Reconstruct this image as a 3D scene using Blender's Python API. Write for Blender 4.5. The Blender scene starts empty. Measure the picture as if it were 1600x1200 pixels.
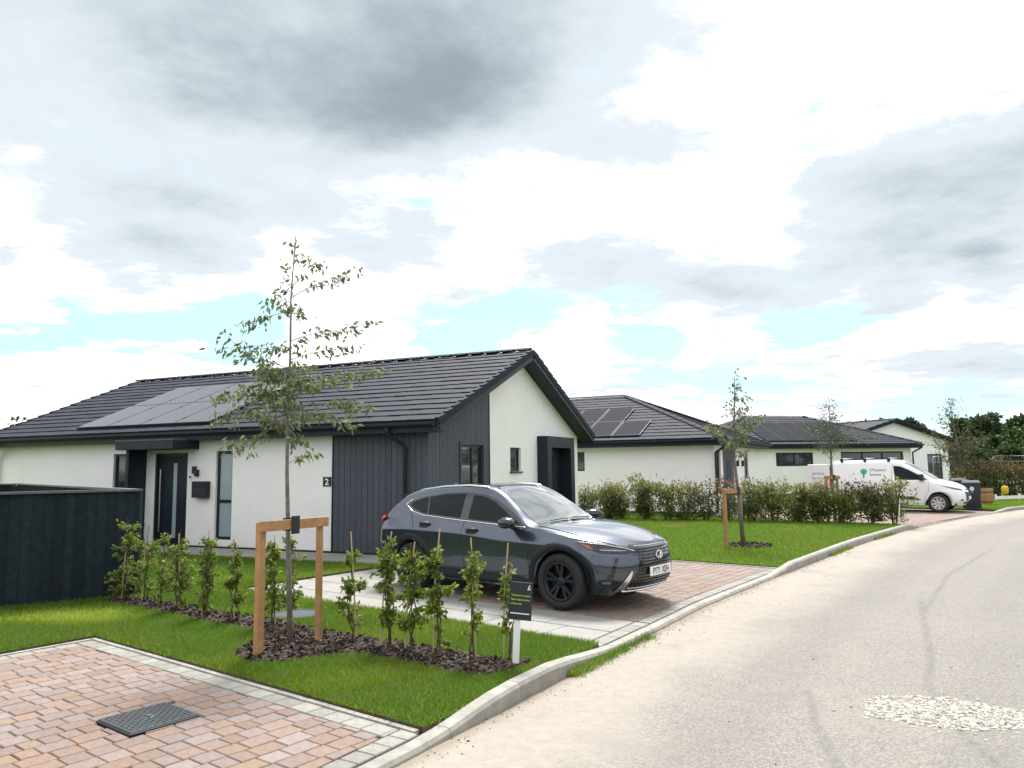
import bpy, bmesh, math, random
import numpy as np
from mathutils import Vector, Matrix
from mathutils.bvhtree import BVHTree
rad = math.radians
S = bpy.context.scene
COL = S.collection
rng = np.random.default_rng(7)
random.seed(7)

# ------------------------------------------------------------------ camera
CAM_H, PITCH, ROLL = 1.824, 0.1092, -0.0126
cam = bpy.data.objects.new('camera', bpy.data.cameras.new('camera')); COL.objects.link(cam)
fw = Vector((0, math.cos(PITCH), math.sin(PITCH))); up0 = Vector((0, -math.sin(PITCH), math.cos(PITCH))); rt0 = Vector((1, 0, 0))
rt = math.cos(ROLL)*rt0 + math.sin(ROLL)*up0; up = -math.sin(ROLL)*rt0 + math.cos(ROLL)*up0
cam.matrix_world = Matrix(((rt.x, up.x, -fw.x, 0), (rt.y, up.y, -fw.y, 0), (rt.z, up.z, -fw.z, CAM_H), (0, 0, 0, 1)))
cam.data.sensor_width = 36; cam.data.lens = 26.456; cam.data.clip_start = .05; cam.data.clip_end = 3000
S.camera = cam

# ------------------------------------------------------------------ world / sky with broken cloud
SUN_EL, SUN_AZ = 56.0, 8.0            # azimuth clockwise from +Y (ahead): high, beyond the houses
w = bpy.data.worlds.new('World'); S.world = w; w.use_nodes = True
nt = w.node_tree; nt.nodes.clear()
def N(t, **k):
    n = nt.nodes.new(t)
    for a, b in k.items(): setattr(n, a, b)
    return n
def L(a, b): nt.links.new(a, b)
def mth(op, a, b=None, c=None, clamp=False):
    n = N('ShaderNodeMath', operation=op); n.use_clamp = clamp
    for i, v in enumerate((a, b, c)):
        if v is None: continue
        if isinstance(v, (int, float)): n.inputs[i].default_value = v
        else: L(v, n.inputs[i])
    return n.outputs[0]
def mixc(f, a, b):
    n = N('ShaderNodeMix', data_type='RGBA')
    for i, v in ((0, f), (6, a), (7, b)):
        if isinstance(v, (int, float)): n.inputs[i].default_value = v
        elif isinstance(v, tuple): n.inputs[i].default_value = v
        else: L(v, n.inputs[i])
    return n.outputs[2]
sky = N('ShaderNodeTexSky', sky_type='NISHITA', sun_disc=False)
sky.sun_elevation = rad(SUN_EL); sky.sun_rotation = rad(SUN_AZ); sky.air_density = 1.0; sky.dust_density = 1.2
tc = N('ShaderNodeTexCoord'); sep = N('ShaderNodeSeparateXYZ'); L(tc.outputs['Generated'], sep.inputs[0])
sx, sy, sz = sep.outputs
az = mth('MULTIPLY', mth('ARCTAN2', sx, sy), 57.2958); el = mth('MULTIPLY', mth('ARCSINE', sz), 57.2958)
ae = N('ShaderNodeCombineXYZ'); L(az, ae.inputs[0]); L(el, ae.inputs[1])
# cloud-plane coordinates so that clouds flatten towards the horizon
zz = mth('ADD', mth('MAXIMUM', sz, 0.0), 0.10)
pl = N('ShaderNodeCombineXYZ'); L(mth('DIVIDE', sx, zz), pl.inputs[0]); L(mth('DIVIDE', sy, zz), pl.inputs[1])
def noise(vec, sc, det, rough=.55, out=0):
    n = N('ShaderNodeTexNoise'); n.inputs['Scale'].default_value = sc; n.inputs['Detail'].default_value = det; n.inputs['Roughness'].default_value = rough
    L(vec, n.inputs['Vector']); return n.outputs[out]
warpn = noise(pl.outputs[0], 1.9, 9, .66, 1)
wv = N('ShaderNodeVectorMath', operation='SUBTRACT'); L(warpn, wv.inputs[0]); wv.inputs[1].default_value = (.5, .5, .5)
ws = N('ShaderNodeVectorMath', operation='MULTIPLY'); L(wv.outputs[0], ws.inputs[0]); ws.inputs[1].default_value = (9, 5.5, 0)
aw = N('ShaderNodeVectorMath', operation='ADD'); L(ae.outputs[0], aw.inputs[0]); L(ws.outputs[0], aw.inputs[1])
def blob(a, e, ra, re, s):
    d = N('ShaderNodeVectorMath', operation='SUBTRACT'); L(aw.outputs[0], d.inputs[0]); d.inputs[1].default_value = (a, e, 0)
    m = N('ShaderNodeVectorMath', operation='MULTIPLY'); L(d.outputs[0], m.inputs[0]); m.inputs[1].default_value = (1/ra, 1/re, 0)
    l = N('ShaderNodeVectorMath', operation='LENGTH'); L(m.outputs[0], l.inputs[0])
    r = N('ShaderNodeMapRange', interpolation_type='SMOOTHSTEP'); L(l.outputs['Value'], r.inputs[0])
    for i, v in ((1, 1.6), (2, .1), (3, 0), (4, s*1.15)): r.inputs[i].default_value = v
    return r.outputs[0]
def total(lst):
    t = None
    for b in lst:
        v = blob(b[0], b[1], b[2]*1.3, b[3]*1.3, b[4]*1.15); t = v if t is None else mth('ADD', t, v)
    return t
GREY = [(-23, 31.5, 26, 6.6, 1.3), (-13.8, 25.8, 9.6, 3.6, .8), (-3.8, 29.3, 6.6, 4.9, .6), (-29.7, 19.0, 7, 1.6, .55), (-16.9, 19.1, 8.3, 1.8, .4),
        (-25.3, 15.3, 4.5, 1.3, .8), (-7.8, 16.1, 4.6, 1.7, .6), (10.3, 23.3, 6.6, 1.9, .45), (9.5, 14.2, 6.5, 2.2, .7), (17.0, 12.3, 4.0, 1.4, .65),
        (27.1, 10.9, 2.2, .9, .7), (31.1, 18.7, 6.5, 2.6, .95), (31.5, 14.5, 6.8, 1.8, .85), (33.5, 11.4, 2.2, 2.0, .8), (32.0, 5.8, 4.2, 1.3, .5),
        (-34.7, 13.8, 1.2, .8, .7), (34.2, 25.3, 3, 2.0, .4), (46, 20, 8, 4, .8), (-50, 24, 10, 5, .8), (-44, 12, 5, 1.6, .6), (48, 9, 6, 2, .6)]
BLUE = [(-28.1, 9.5, 4.2, 1.2, 1), (-19.7, 10.3, 2.4, 2.2, 1), (-1.4, 11.9, 4.6, 1.8, 1), (10.3, 9.4, 2.3, 2.0, 1), (22.6, 10.0, 3.6, 1.2, .8),
        (-6.8, 19.4, 1.0, .4, .45), (29.7, 3.6, 4.2, 1.3, .8), (-4.9, 8.2, 3.2, 1.2, .8), (16.7, 5.8, 5.6, 1.3, .7), (-40, 8, 5, 1.5, .9), (40, 7, 5, 1.5, .8)]
def ramp(v, a, b, hi=1.):
    n = N('ShaderNodeMapRange', interpolation_type='SMOOTHSTEP'); L(v, n.inputs[0])
    for i, q in ((1, a), (2, b), (3, 0), (4, hi)): n.inputs[i].default_value = q
    return n.outputs[0]
fb = noise(pl.outputs[0], 1.15, 11, .60); fb2 = noise(pl.outputs[0], 1.9, 9, .62); fine = noise(pl.outputs[0], 5.5, 7, .6)
med = noise(pl.outputs[0], 3.1, 10, .66)
dens = mth('ADD', mth('MULTIPLY_ADD', total(GREY), .27, fb), mth('MULTIPLY_ADD', med, .52, -.26))
thin = ramp(dens, .43, .66, .82); thick = ramp(dens, .66, 1.3)
blue = mth('MULTIPLY', ramp(mth('ADD', mth('MULTIPLY_ADD', total(BLUE), .30, fb2), mth('MULTIPLY_ADD', fine, .2, -.1)), .56, .72), mth('SUBTRACT', 1.0, ramp(dens, .58, .78)))
skyb = N('ShaderNodeVectorMath', operation='MULTIPLY_ADD'); L(sky.outputs[0], skyb.inputs[0]); skyb.inputs[1].default_value = (.16, .16, .16); skyb.inputs[2].default_value = (1.75, 2.85, 3.1)
c1 = mixc(thin, (5.6, 5.6, 5.6, 1), (2.15, 2.45, 2.72, 1))
c1b = mixc(thick, c1, (1.15, 1.4, 1.56, 1))
c2 = mixc(blue, c1b, skyb.outputs[0])
bg = N('ShaderNodeBackground'); bg.inputs[1].default_value = .1; L(c2, bg.inputs[0])
w.cycles.sampling_method = 'MANUAL'; w.cycles.sample_map_resolution = 512
wo = N('ShaderNodeOutputWorld'); L(bg.outputs[0], wo.inputs[0])

# ------------------------------------------------------------------ sun (veiled), exposure
sun = bpy.data.objects.new('sun', bpy.data.lights.new('sun', 'SUN')); COL.objects.link(sun)
sun.data.energy = 2.3; sun.data.angle = rad(16); sun.data.color = (1, .965, .91)
sd = Vector((math.sin(rad(SUN_AZ))*math.cos(rad(SUN_EL)), math.cos(rad(SUN_AZ))*math.cos(rad(SUN_EL)), math.sin(rad(SUN_EL))))
sun.rotation_euler = sd.to_track_quat('Z', 'Y').to_euler()
V = S.view_settings; V.view_transform = 'Standard'; V.look = 'None'; V.exposure = 1.56; V.gamma = 1; V.use_curve_mapping = False
S.cycles.max_bounces = 6; S.cycles.transparent_max_bounces = 8

# ------------------------------------------------------------------ materials
MATS = {}
def mat(name, col, rough=.6, metal=0., col2=None, nscale=0, nrange=(.35, .65), bump=0, bscale=60, rnd=0., hue=0., coat=0., spec=.5, detail=4, trans=0., extra=None, emit=None):
    if name in MATS: return MATS[name]
    m = bpy.data.materials.new(name); m.use_nodes = True; t = m.node_tree; b = t.nodes['Principled BSDF']
    def n(ty, **k):
        o = t.nodes.new(ty)
        for a, v in k.items(): setattr(o, a, v)
        return o
    b.inputs['Roughness'].default_value = rough; b.inputs['Metallic'].default_value = metal
    b.inputs['Specular IOR Level'].default_value = spec
    if coat: b.inputs['Coat Weight'].default_value = coat; b.inputs['Coat Roughness'].default_value = .03
    if trans: b.inputs['Transmission Weight'].default_value = trans
    c4 = (*col, 1); src = None
    tcn = n('ShaderNodeTexCoord')
    if nscale:
        nz = n('ShaderNodeTexNoise'); nz.inputs['Scale'].default_value = nscale; nz.inputs['Detail'].default_value = detail; nz.inputs['Roughness'].default_value = .65
        t.links.new(tcn.outputs['Object'], nz.inputs['Vector'])
        mr = n('ShaderNodeMapRange'); mr.inputs[1].default_value, mr.inputs[2].default_value = nrange; t.links.new(nz.outputs[0], mr.inputs[0])
        mx = n('ShaderNodeMix', data_type='RGBA'); mx.inputs[6].default_value = c4; mx.inputs[7].default_value = (*(col2 or tuple(x*.7 for x in col)), 1)
        t.links.new(mr.outputs[0], mx.inputs[0]); src = mx.outputs[2]
    if rnd or hue:
        oi = n('ShaderNodeObjectInfo'); at = n('ShaderNodeAttribute', attribute_name='rnd')
        ad = n('ShaderNodeMath', operation='ADD'); t.links.new(oi.outputs['Random'], ad.inputs[0]); t.links.new(at.outputs['Fac'], ad.inputs[1])
        fr = n('ShaderNodeMath', operation='FRACT'); t.links.new(ad.outputs[0], fr.inputs[0])
        hs = n('ShaderNodeHueSaturation')
        if src: t.links.new(src, hs.inputs['Color'])
        else: hs.inputs['Color'].default_value = c4
        v1 = n('ShaderNodeMapRange'); v1.inputs[3].default_value = 1-rnd; v1.inputs[4].default_value = 1+rnd; t.links.new(fr.outputs[0], v1.inputs[0]); t.links.new(v1.outputs[0], hs.inputs['Value'])
        if hue:
            f2 = n('ShaderNodeMath', operation='MULTIPLY'); f2.inputs[1].default_value = 7.31; t.links.new(fr.outputs[0], f2.inputs[0])
            f3 = n('ShaderNodeMath', operation='FRACT'); t.links.new(f2.outputs[0], f3.inputs[0])
            v2 = n('ShaderNodeMapRange'); v2.inputs[3].default_value = .5-hue; v2.inputs[4].default_value = .5+hue; t.links.new(f3.outputs[0], v2.inputs[0]); t.links.new(v2.outputs[0], hs.inputs['Hue'])
            v3 = n('ShaderNodeMapRange'); v3.inputs[3].default_value = .55; v3.inputs[4].default_value = 1.25; t.links.new(f3.outputs[0], v3.inputs[0]); t.links.new(v3.outputs[0], hs.inputs['Saturation'])
        src = hs.outputs[0]
    if src: t.links.new(src, b.inputs['Base Color'])
    else: b.inputs['Base Color'].default_value = c4
    if bump:
        nb = n('ShaderNodeTexNoise'); nb.inputs['Scale'].default_value = bscale; nb.inputs['Detail'].default_value = 4; t.links.new(tcn.outputs['Object'], nb.inputs['Vector'])
        bp = n('ShaderNodeBump'); bp.inputs['Strength'].default_value = bump; bp.inputs['Distance'].default_value = .02
        t.links.new(nb.outputs[0], bp.inputs['Height']); t.links.new(bp.outputs[0], b.inputs['Normal'])
    if emit: b.inputs['Emission Color'].default_value = (*emit, 1); b.inputs['Emission Strength'].default_value = 1
    MATS[name] = m; return m
def leafmat(name, c1, c2, tint=.35):
    if name in MATS: return MATS[name]
    m = mat(name, c1, .5, col2=c2, rnd=.32, hue=.02, spec=.2)
    t = m.node_tree; b = t.nodes['Principled BSDF']
    tr = t.nodes.new('ShaderNodeBsdfTranslucent'); hs = [x for x in t.nodes if x.type == 'HUE_SAT'][0]
    at = t.nodes.new('ShaderNodeAttribute'); at.attribute_name = 'rnd'
    mx = t.nodes.new('ShaderNodeMix'); mx.data_type = 'RGBA'; mx.inputs[6].default_value = (*c1, 1); mx.inputs[7].default_value = (*c2, 1)
    mu = t.nodes.new('ShaderNodeMath'); mu.operation = 'POWER'; mu.inputs[1].default_value = 2.; t.links.new(at.outputs['Fac'], mu.inputs[0]); t.links.new(mu.outputs[0], mx.inputs[0])
    t.links.new(mx.outputs[2], hs.inputs['Color']); t.links.new(hs.outputs[0], tr.inputs[0])
    ms = t.nodes.new('ShaderNodeMixShader'); ms.inputs[0].default_value = tint
    t.links.new(b.outputs[0], ms.inputs[1]); t.links.new(tr.outputs[0], ms.inputs[2]); t.links.new(ms.outputs[0], t.nodes['Material Output'].inputs[0])
    return m
M_render = mat('white_render', (.88, .87, .87), .85, col2=(.83, .825, .825), nscale=1.2, bump=.15, bscale=180)
M_anth = mat('anthracite_paint', (.012, .020, .032), .5, col2=(.009, .015, .025), nscale=3, spec=.3)
M_frame = mat('window_frame_grey', (.012, .020, .028), .4, spec=.35)
M_clad = mat('cladding_board_grey', (.072, .086, .105), .6, col2=(.058, .07, .088), nscale=14, rnd=.09, bump=.1, bscale=90, spec=.25)
M_tile = mat('roof_tile_slate', (.021, .027, .042), .75, col2=(.016, .021, .033), nscale=7, rnd=.16, bump=.1, bscale=120, spec=.2)
M_solar = mat('solar_glass', (.06, .06, .07), .3, spec=.85)
M_alu = mat('dark_aluminium', (.05, .052, .06), .45, metal=.6)
M_glass = mat('window_glass_dark', (.025, .035, .04), .04, spec=.8)
M_frost = mat('frosted_glass', (.30, .38, .40), .25, spec=.6)
M_steel = mat('brushed_steel', (.55, .55, .55), .3, metal=1.)
M_black = mat('black_plastic', (.012, .014, .018), .5)
M_conc = mat('kerb_concrete', (.35, .335, .305), .85, col2=(.24, .23, .205), nscale=7, rnd=.08, bump=.25, bscale=140, detail=8)
M_slab = mat('pale_paving_slab', (.29, .285, .268), .85, col2=(.23, .226, .212), nscale=9, rnd=.05, bump=.15, bscale=200, detail=8)
M_block = mat('red_paving_block', (.255, .180, .150), .85, col2=(.195, .142, .120), nscale=18, rnd=.12, hue=.012, bump=.3, bscale=110, detail=8)
M_bgrey = mat('grey_border_block', (.28, .275, .25), .85, col2=(.21, .205, .19), nscale=14, rnd=.16, bump=.3, bscale=110, detail=8)
M_joint = mat('joint_sand', (.07, .058, .046), .95, col2=(.13, .10, .075), nscale=30)
M_soil = mat('soil_edge', (.055, .042, .03), .95, col2=(.10, .08, .055), nscale=20, bump=.5, bscale=60)
M_wood = mat('stake_timber', (.42, .235, .105), .7, col2=(.30, .155, .065), nscale=11, rnd=.08, bump=.2, bscale=40, detail=8)
M_cane = mat('bamboo_cane', (.50, .38, .20), .6, col2=(.38, .28, .14), nscale=20)
M_bark = mat('sapling_bark', (.11, .10, .085), .85, col2=(.20, .185, .16), nscale=22, bump=.4, bscale=60)
M_twig = mat('dark_twig', (.06, .045, .035), .8)
M_fence = mat('fence_black_stain', (.010, .018, .026), .75, col2=(.018, .029, .038), nscale=9, nrange=(.4, .7), rnd=.3, bump=.25, bscale=50, spec=.2)
M_fcap = mat('fence_cap_grey', (.10, .12, .14), .6, col2=(.07, .085, .1), nscale=12)
M_white = mat('white_paint', (.8, .8, .8), .5)
M_chip = mat('bark_chip', (.055, .035, .028), .9, rnd=.55, hue=.015)
M_stone = mat('white_gravel', (.40, .375, .33), .9, rnd=.4, hue=.02)
M_grass = leafmat('grass_blade', (.10, .22, .002), (.28, .345, .012), .45); M_grass.node_tree.nodes['Principled BSDF'].inputs['Specular IOR Level'].default_value = .06
M_turf = mat('turf_base', (.055, .11, .004), .95, col2=(.10, .165, .008), nscale=26, bump=.6, bscale=50, spec=.05)
M_leaf = leafmat('sapling_leaf', (.115, .15, .06), (.22, .25, .11), .5)
M_hleaf = leafmat('hornbeam_leaf', (.12, .20, .025), (.31, .34, .06), .5)
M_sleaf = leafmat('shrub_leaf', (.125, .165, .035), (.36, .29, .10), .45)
M_rleaf = leafmat('reddish_shrub_leaf', (.07, .10, .025), (.26, .085, .05))
M_tleaf = leafmat('far_tree_leaf', (.034, .064, .024), (.08, .115, .04), .25)
M_tleaf2 = leafmat('mid_tree_leaf', (.05, .09, .02), (.09, .13, .035), .2)
M_grnd = mat('meadow', (.07, .11, .03), .95, col2=(.11, .14, .05), nscale=.3)

# ------------------------------------------------------------------ mesh helpers
def link(o, parent=None):
    COL.objects.link(o)
    if parent is not None: o.parent = parent
    return o
def mesh(name, v, f, m, parent=None, smooth=False, rnd=None):
    me = bpy.data.meshes.new(name); me.from_pydata([tuple(x) for x in v], [], [tuple(int(i) for i in q) for q in f]); me.update()
    if m: me.materials.append(m)
    if smooth: me.polygons.foreach_set('use_smooth', [True]*len(me.polygons))
    if rnd is not None:
        a = me.attributes.new('rnd', 'FLOAT', 'FACE'); a.data.foreach_set('value', np.asarray(rnd, dtype=np.float32))
    return link(bpy.data.objects.new(name, me), parent)
def tag(o, label=None, cat=None, group=None, kind=None):
    for k, v in (('label', label), ('category', cat), ('group', group), ('kind', kind)):
        if v: o[k] = v
    return o
def empty(name, loc, rz=0, label=None, cat=None, group=None):
    o = bpy.data.objects.new(name, None); o.location = loc; o.rotation_euler = (0, 0, rz); o.empty_display_size = .2
    COL.objects.link(o); return tag(o, label, cat, group)
class MB:
    def __init__(s): s.v, s.f = [], []
    def add(s, v, f):
        k = len(s.v); s.v += [tuple(p) for p in v]; s.f += [tuple(k+i for i in q) for q in f]; return s
    def box(s, x0, x1, y0, y1, z0, z1, bev=0):
        if bev <= 0:
            return s.add([(x0,y0,z0),(x1,y0,z0),(x1,y1,z0),(x0,y1,z0),(x0,y0,z1),(x1,y0,z1),(x1,y1,z1),(x0,y1,z1)],
                         [(3,2,1,0),(4,5,6,7),(0,1,5,4),(1,2,6,5),(2,3,7,6),(3,0,4,7)])
        bm = bmesh.new(); bmesh.ops.create_cube(bm, size=1)
        for q in bm.verts: q.co = Vector(((x0+x1)/2+q.co.x*(x1-x0), (y0+y1)/2+q.co.y*(y1-y0), (z0+z1)/2+q.co.z*(z1-z0)))
        bmesh.ops.bevel(bm, geom=bm.edges[:], offset=bev, segments=2, affect='EDGES', profile=.5)
        bm.verts.index_update(); s.add([q.co[:] for q in bm.verts], [[q.index for q in f.verts] for f in bm.faces]); bm.free(); return s
    def prism(s, poly, z0, z1, chamfer=0):     # poly ccw in xy
        n = len(poly); P = np.array(poly, float)
        if chamfer:
            c = P.mean(0); d = P-c; Q = c+d*(1-chamfer/np.maximum(np.abs(d).max(), .01))
            v = [(*p, z0) for p in P]+[(*p, z1-chamfer) for p in P]+[(*p, z1) for p in Q]
            f = [tuple(range(2*n, 3*n))]+[(i, (i+1)%n, n+(i+1)%n, n+i) for i in range(n)]+[(n+i, n+(i+1)%n, 2*n+(i+1)%n, 2*n+i) for i in range(n)]
        else:
            v = [(*p, z0) for p in P]+[(*p, z1) for p in P]
            f = [tuple(range(n, 2*n))]+[(i, (i+1)%n, n+(i+1)%n, n+i) for i in range(n)]
        return s.add(v, f)
    def tube(s, pts, r, n=6, cap=True):
        P = [Vector(p) for p in pts]; R = r if hasattr(r, '__len__') else [r]*len(P); k0 = len(s.v)
        ref = Vector((0, 0, 1))
        for i, p in enumerate(P):
            t = (P[min(i+1, len(P)-1)]-P[max(i-1, 0)]).normalized()
            if abs(t.dot(ref)) > .95: ref = Vector((1, 0, 0))
            a = t.cross(ref).normalized(); b = t.cross(a).normalized()
            for j in range(n):
                q = p+(a*math.cos(2*math.pi*j/n)+b*math.sin(2*math.pi*j/n))*R[i]; s.v.append(q[:])
        for i in range(len(P)-1):
            for j in range(n):
                s.f.append((k0+i*n+j, k0+i*n+(j+1)%n, k0+(i+1)*n+(j+1)%n, k0+(i+1)*n+j))
        if cap:
            s.f.append(tuple(k0+j for j in reversed(range(n)))); s.f.append(tuple(k0+(len(P)-1)*n+j for j in range(n)))
        return s
    def lathe(s, prof, n=24, axis='y', c=(0, 0, 0)):   # prof: (radius, along)
        k0 = len(s.v)
        for r, a in prof:
            for j in range(n):
                q = 2*math.pi*j/n; x, z = r*math.cos(q), r*math.sin(q)
                s.v.append((c[0]+x, c[1]+a, c[2]+z) if axis == 'y' else (c[0]+x, c[1]+z, c[2]+a))
        for i in range(len(prof)-1):
            for j in range(n): s.f.append((k0+i*n+j, k0+i*n+(j+1)%n, k0+(i+1)*n+(j+1)%n, k0+(i+1)*n+j))
        return s
    def build(s, name, m, parent=None, smooth=False, rnd=None): return mesh(name, s.v, s.f, m, parent, smooth, rnd)
def box(name, m, parent, x0, x1, y0, y1, z0, z1, bev=0): return MB().box(x0, x1, y0, y1, z0, z1, bev).build(name, m, parent)
def leafmesh(name, P, D, ln, wd, m, parent=None, seed=0, rndv=None):
    """many leaf-shaped quads; P base points, D axis directions"""
    r = np.random.default_rng(seed); n = len(P); P = np.asarray(P, float); D = np.asarray(D, float)
    D = D/np.maximum(np.linalg.norm(D, axis=1, keepdims=True), 1e-6)
    ln = np.broadcast_to(ln, (n,))*r.uniform(.7, 1.25, n); wd = np.broadcast_to(wd, (n,))*r.uniform(.75, 1.2, n)
    A = r.normal(size=(n, 3)); Sd = np.cross(D, A); Sd /= np.maximum(np.linalg.norm(Sd, axis=1, keepdims=True), 1e-6); Nn = np.cross(Sd, D)
    mid = P+D*(ln*.48)[:, None]; fold = Nn*(wd*.22)[:, None]
    v = np.stack([P, mid+Sd*(wd/2)[:, None]+fold, P+D*ln[:, None]-fold*.6, mid-Sd*(wd/2)[:, None]+fold], 1).reshape(-1, 3)
    return quadmesh(name, v, m, parent, r.uniform(0, 1, n) if rndv is None else rndv)
def quadmesh(name, v, m, parent=None, rnd=None):
    nq = len(v)//4; me = bpy.data.meshes.new(name)
    me.vertices.add(len(v)); me.vertices.foreach_set('co', np.asarray(v, np.float32).ravel())
    me.loops.add(nq*4); me.loops.foreach_set('vertex_index', np.arange(nq*4, dtype=np.int32))
    me.polygons.add(nq); me.polygons.foreach_set('loop_start', np.arange(nq, dtype=np.int32)*4)
    me.update(calc_edges=True)
    if rnd is not None:
        a = me.attributes.new('rnd', 'FLOAT', 'FACE'); a.data.foreach_set('value', np.asarray(rnd, np.float32))
    me.materials.append(m); return link(bpy.data.objects.new(name, me), parent)
def text_mesh(name, txt, size, m, parent, loc, xdir, ydir, align='LEFT', sx=1., offset=0.):
    c = bpy.data.curves.new(name, 'FONT'); c.body = txt; c.size = size; c.align_x = align; c.resolution_u = 3; c.offset = offset
    o = bpy.data.objects.new(name, c); COL.objects.link(o)
    me = bpy.data.meshes.new_from_object(o.evaluated_get(bpy.context.evaluated_depsgraph_get())); bpy.data.objects.remove(o)
    xd, yd = Vector(xdir).normalized(), Vector(ydir).normalized(); zd = xd.cross(yd)
    me.transform(Matrix(((xd.x*sx, yd.x, zd.x, loc[0]), (xd.y*sx, yd.y, zd.y, loc[1]), (xd.z*sx, yd.z, zd.z, loc[2]), (0, 0, 0, 1))))
    me.materials.clear(); me.materials.append(m); me.name = name
    return link(bpy.data.objects.new(name, me), parent)
def clip(poly, p, n):          # keep side where (q-p).n <= 0
    out = []
    for i in range(len(poly)):
        a, b = poly[i], poly[(i+1) % len(poly)]
        da = (a[0]-p[0])*n[0]+(a[1]-p[1])*n[1]; db = (b[0]-p[0])*n[0]+(b[1]-p[1])*n[1]
        if da <= 0: out.append(a)
        if (da < 0 < db) or (db < 0 < da):
            k = da/(da-db); out.append((a[0]+(b[0]-a[0])*k, a[1]+(b[1]-a[1])*k))
    return out
def area(p): return .5*sum(p[i][0]*p[(i+1) % len(p)][1]-p[(i+1) % len(p)][0]*p[i][1] for i in range(len(p)))
def inpoly(x, y, poly):
    x = np.asarray(x); y = np.asarray(y); r = np.zeros(x.shape, bool)
    for i in range(len(poly)):
        (x0, y0), (x1, y1) = poly[i], poly[(i+1) % len(poly)]
        c = ((y0 > y) != (y1 > y)) & (x < (x1-x0)*(y-y0)/((y1-y0) if y1 != y0 else 1e-9)+x0); r ^= c
    return r

# ------------------------------------------------------------------ layout frames
KP = np.array([(-6.5, -6.), (-4.2, -1.5), (-2.45, 2.), (-.75, 4.83), (-.05, 5.97), (.37, 6.66), (.97, 7.61), (1.81, 8.91), (2.43, 9.9), (3.2, 10.97), (4.47, 12.72), (5.71, 14.4), (7.57, 16.9),
               (9.97, 19.82), (10.95, 20.9), (12.7, 22.72), (15.16, 25.09), (17.8, 27.42), (19.0, 28.38), (22.5, 30.9), (27, 33.6), (33, 36.5)])
def resample(P, step):
    d = np.r_[0, np.cumsum(np.linalg.norm(np.diff(P, axis=0), axis=1))]
    # smooth with catmull-rom
    Q = []
    for i in range(len(P)-1):
        p0, p1, p2, p3 = P[max(i-1, 0)], P[i], P[i+1], P[min(i+2, len(P)-1)]
        for t in np.linspace(0, 1, 12, endpoint=False):
            Q.append(.5*((2*p1)+(p2-p0)*t+(2*p0-5*p1+4*p2-p3)*t*t+(3*p1-p0-3*p2+p3)*t**3))
    Q.append(P[-1]); Q = np.array(Q); d = np.r_[0, np.cumsum(np.linalg.norm(np.diff(Q, axis=0), axis=1))]
    n = int(d[-1]/step); s = np.linspace(0, d[-1], n+1)
    return np.stack([np.interp(s, d, Q[:, 0]), np.interp(s, d, Q[:, 1])], 1), s
KERB, KS = resample(KP, .305)
KT = np.gradient(KERB, axis=0); KT /= np.linalg.norm(KT, axis=1, keepdims=True); KN = np.stack([-KT[:, 1], KT[:, 0]], 1)   # normal to the lots
def kerb_near(x, y):
    i = int(np.argmin((KERB[:, 0]-x)**2+(KERB[:, 1]-y)**2)); return i
OA = np.array([.84, 7.63]); ANG = math.atan2(-.612, .791); AA = np.array([math.cos(ANG), math.sin(ANG)]); BB = np.array([-AA[1], AA[0]])
def ab(a, b): return OA+AA*a+BB*b
def to_ab(x, y): d = np.stack([np.asarray(x)-OA[0], np.asarray(y)-OA[1]], -1); return d@AA, d@BB
KA, KB = to_ab(KERB[:, 0]+KN[:, 0]*.125, KERB[:, 1]+KN[:, 1]*.125)      # kerb back edge in drive coordinates
def kerb_a(b): return float(np.interp(b, KB, KA))
def kerb_h(y):     # upstand along the kerb by depth y: dropped at drives
    return float(np.interp(y, [5.2, 5.95, 6.7, 7.6, 12.3, 13.2, 20.6, 21.4, 26.6, 27.5], [.045, .14, .14, .045, .045, .13, .13, .04, .04, .12]))

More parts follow.
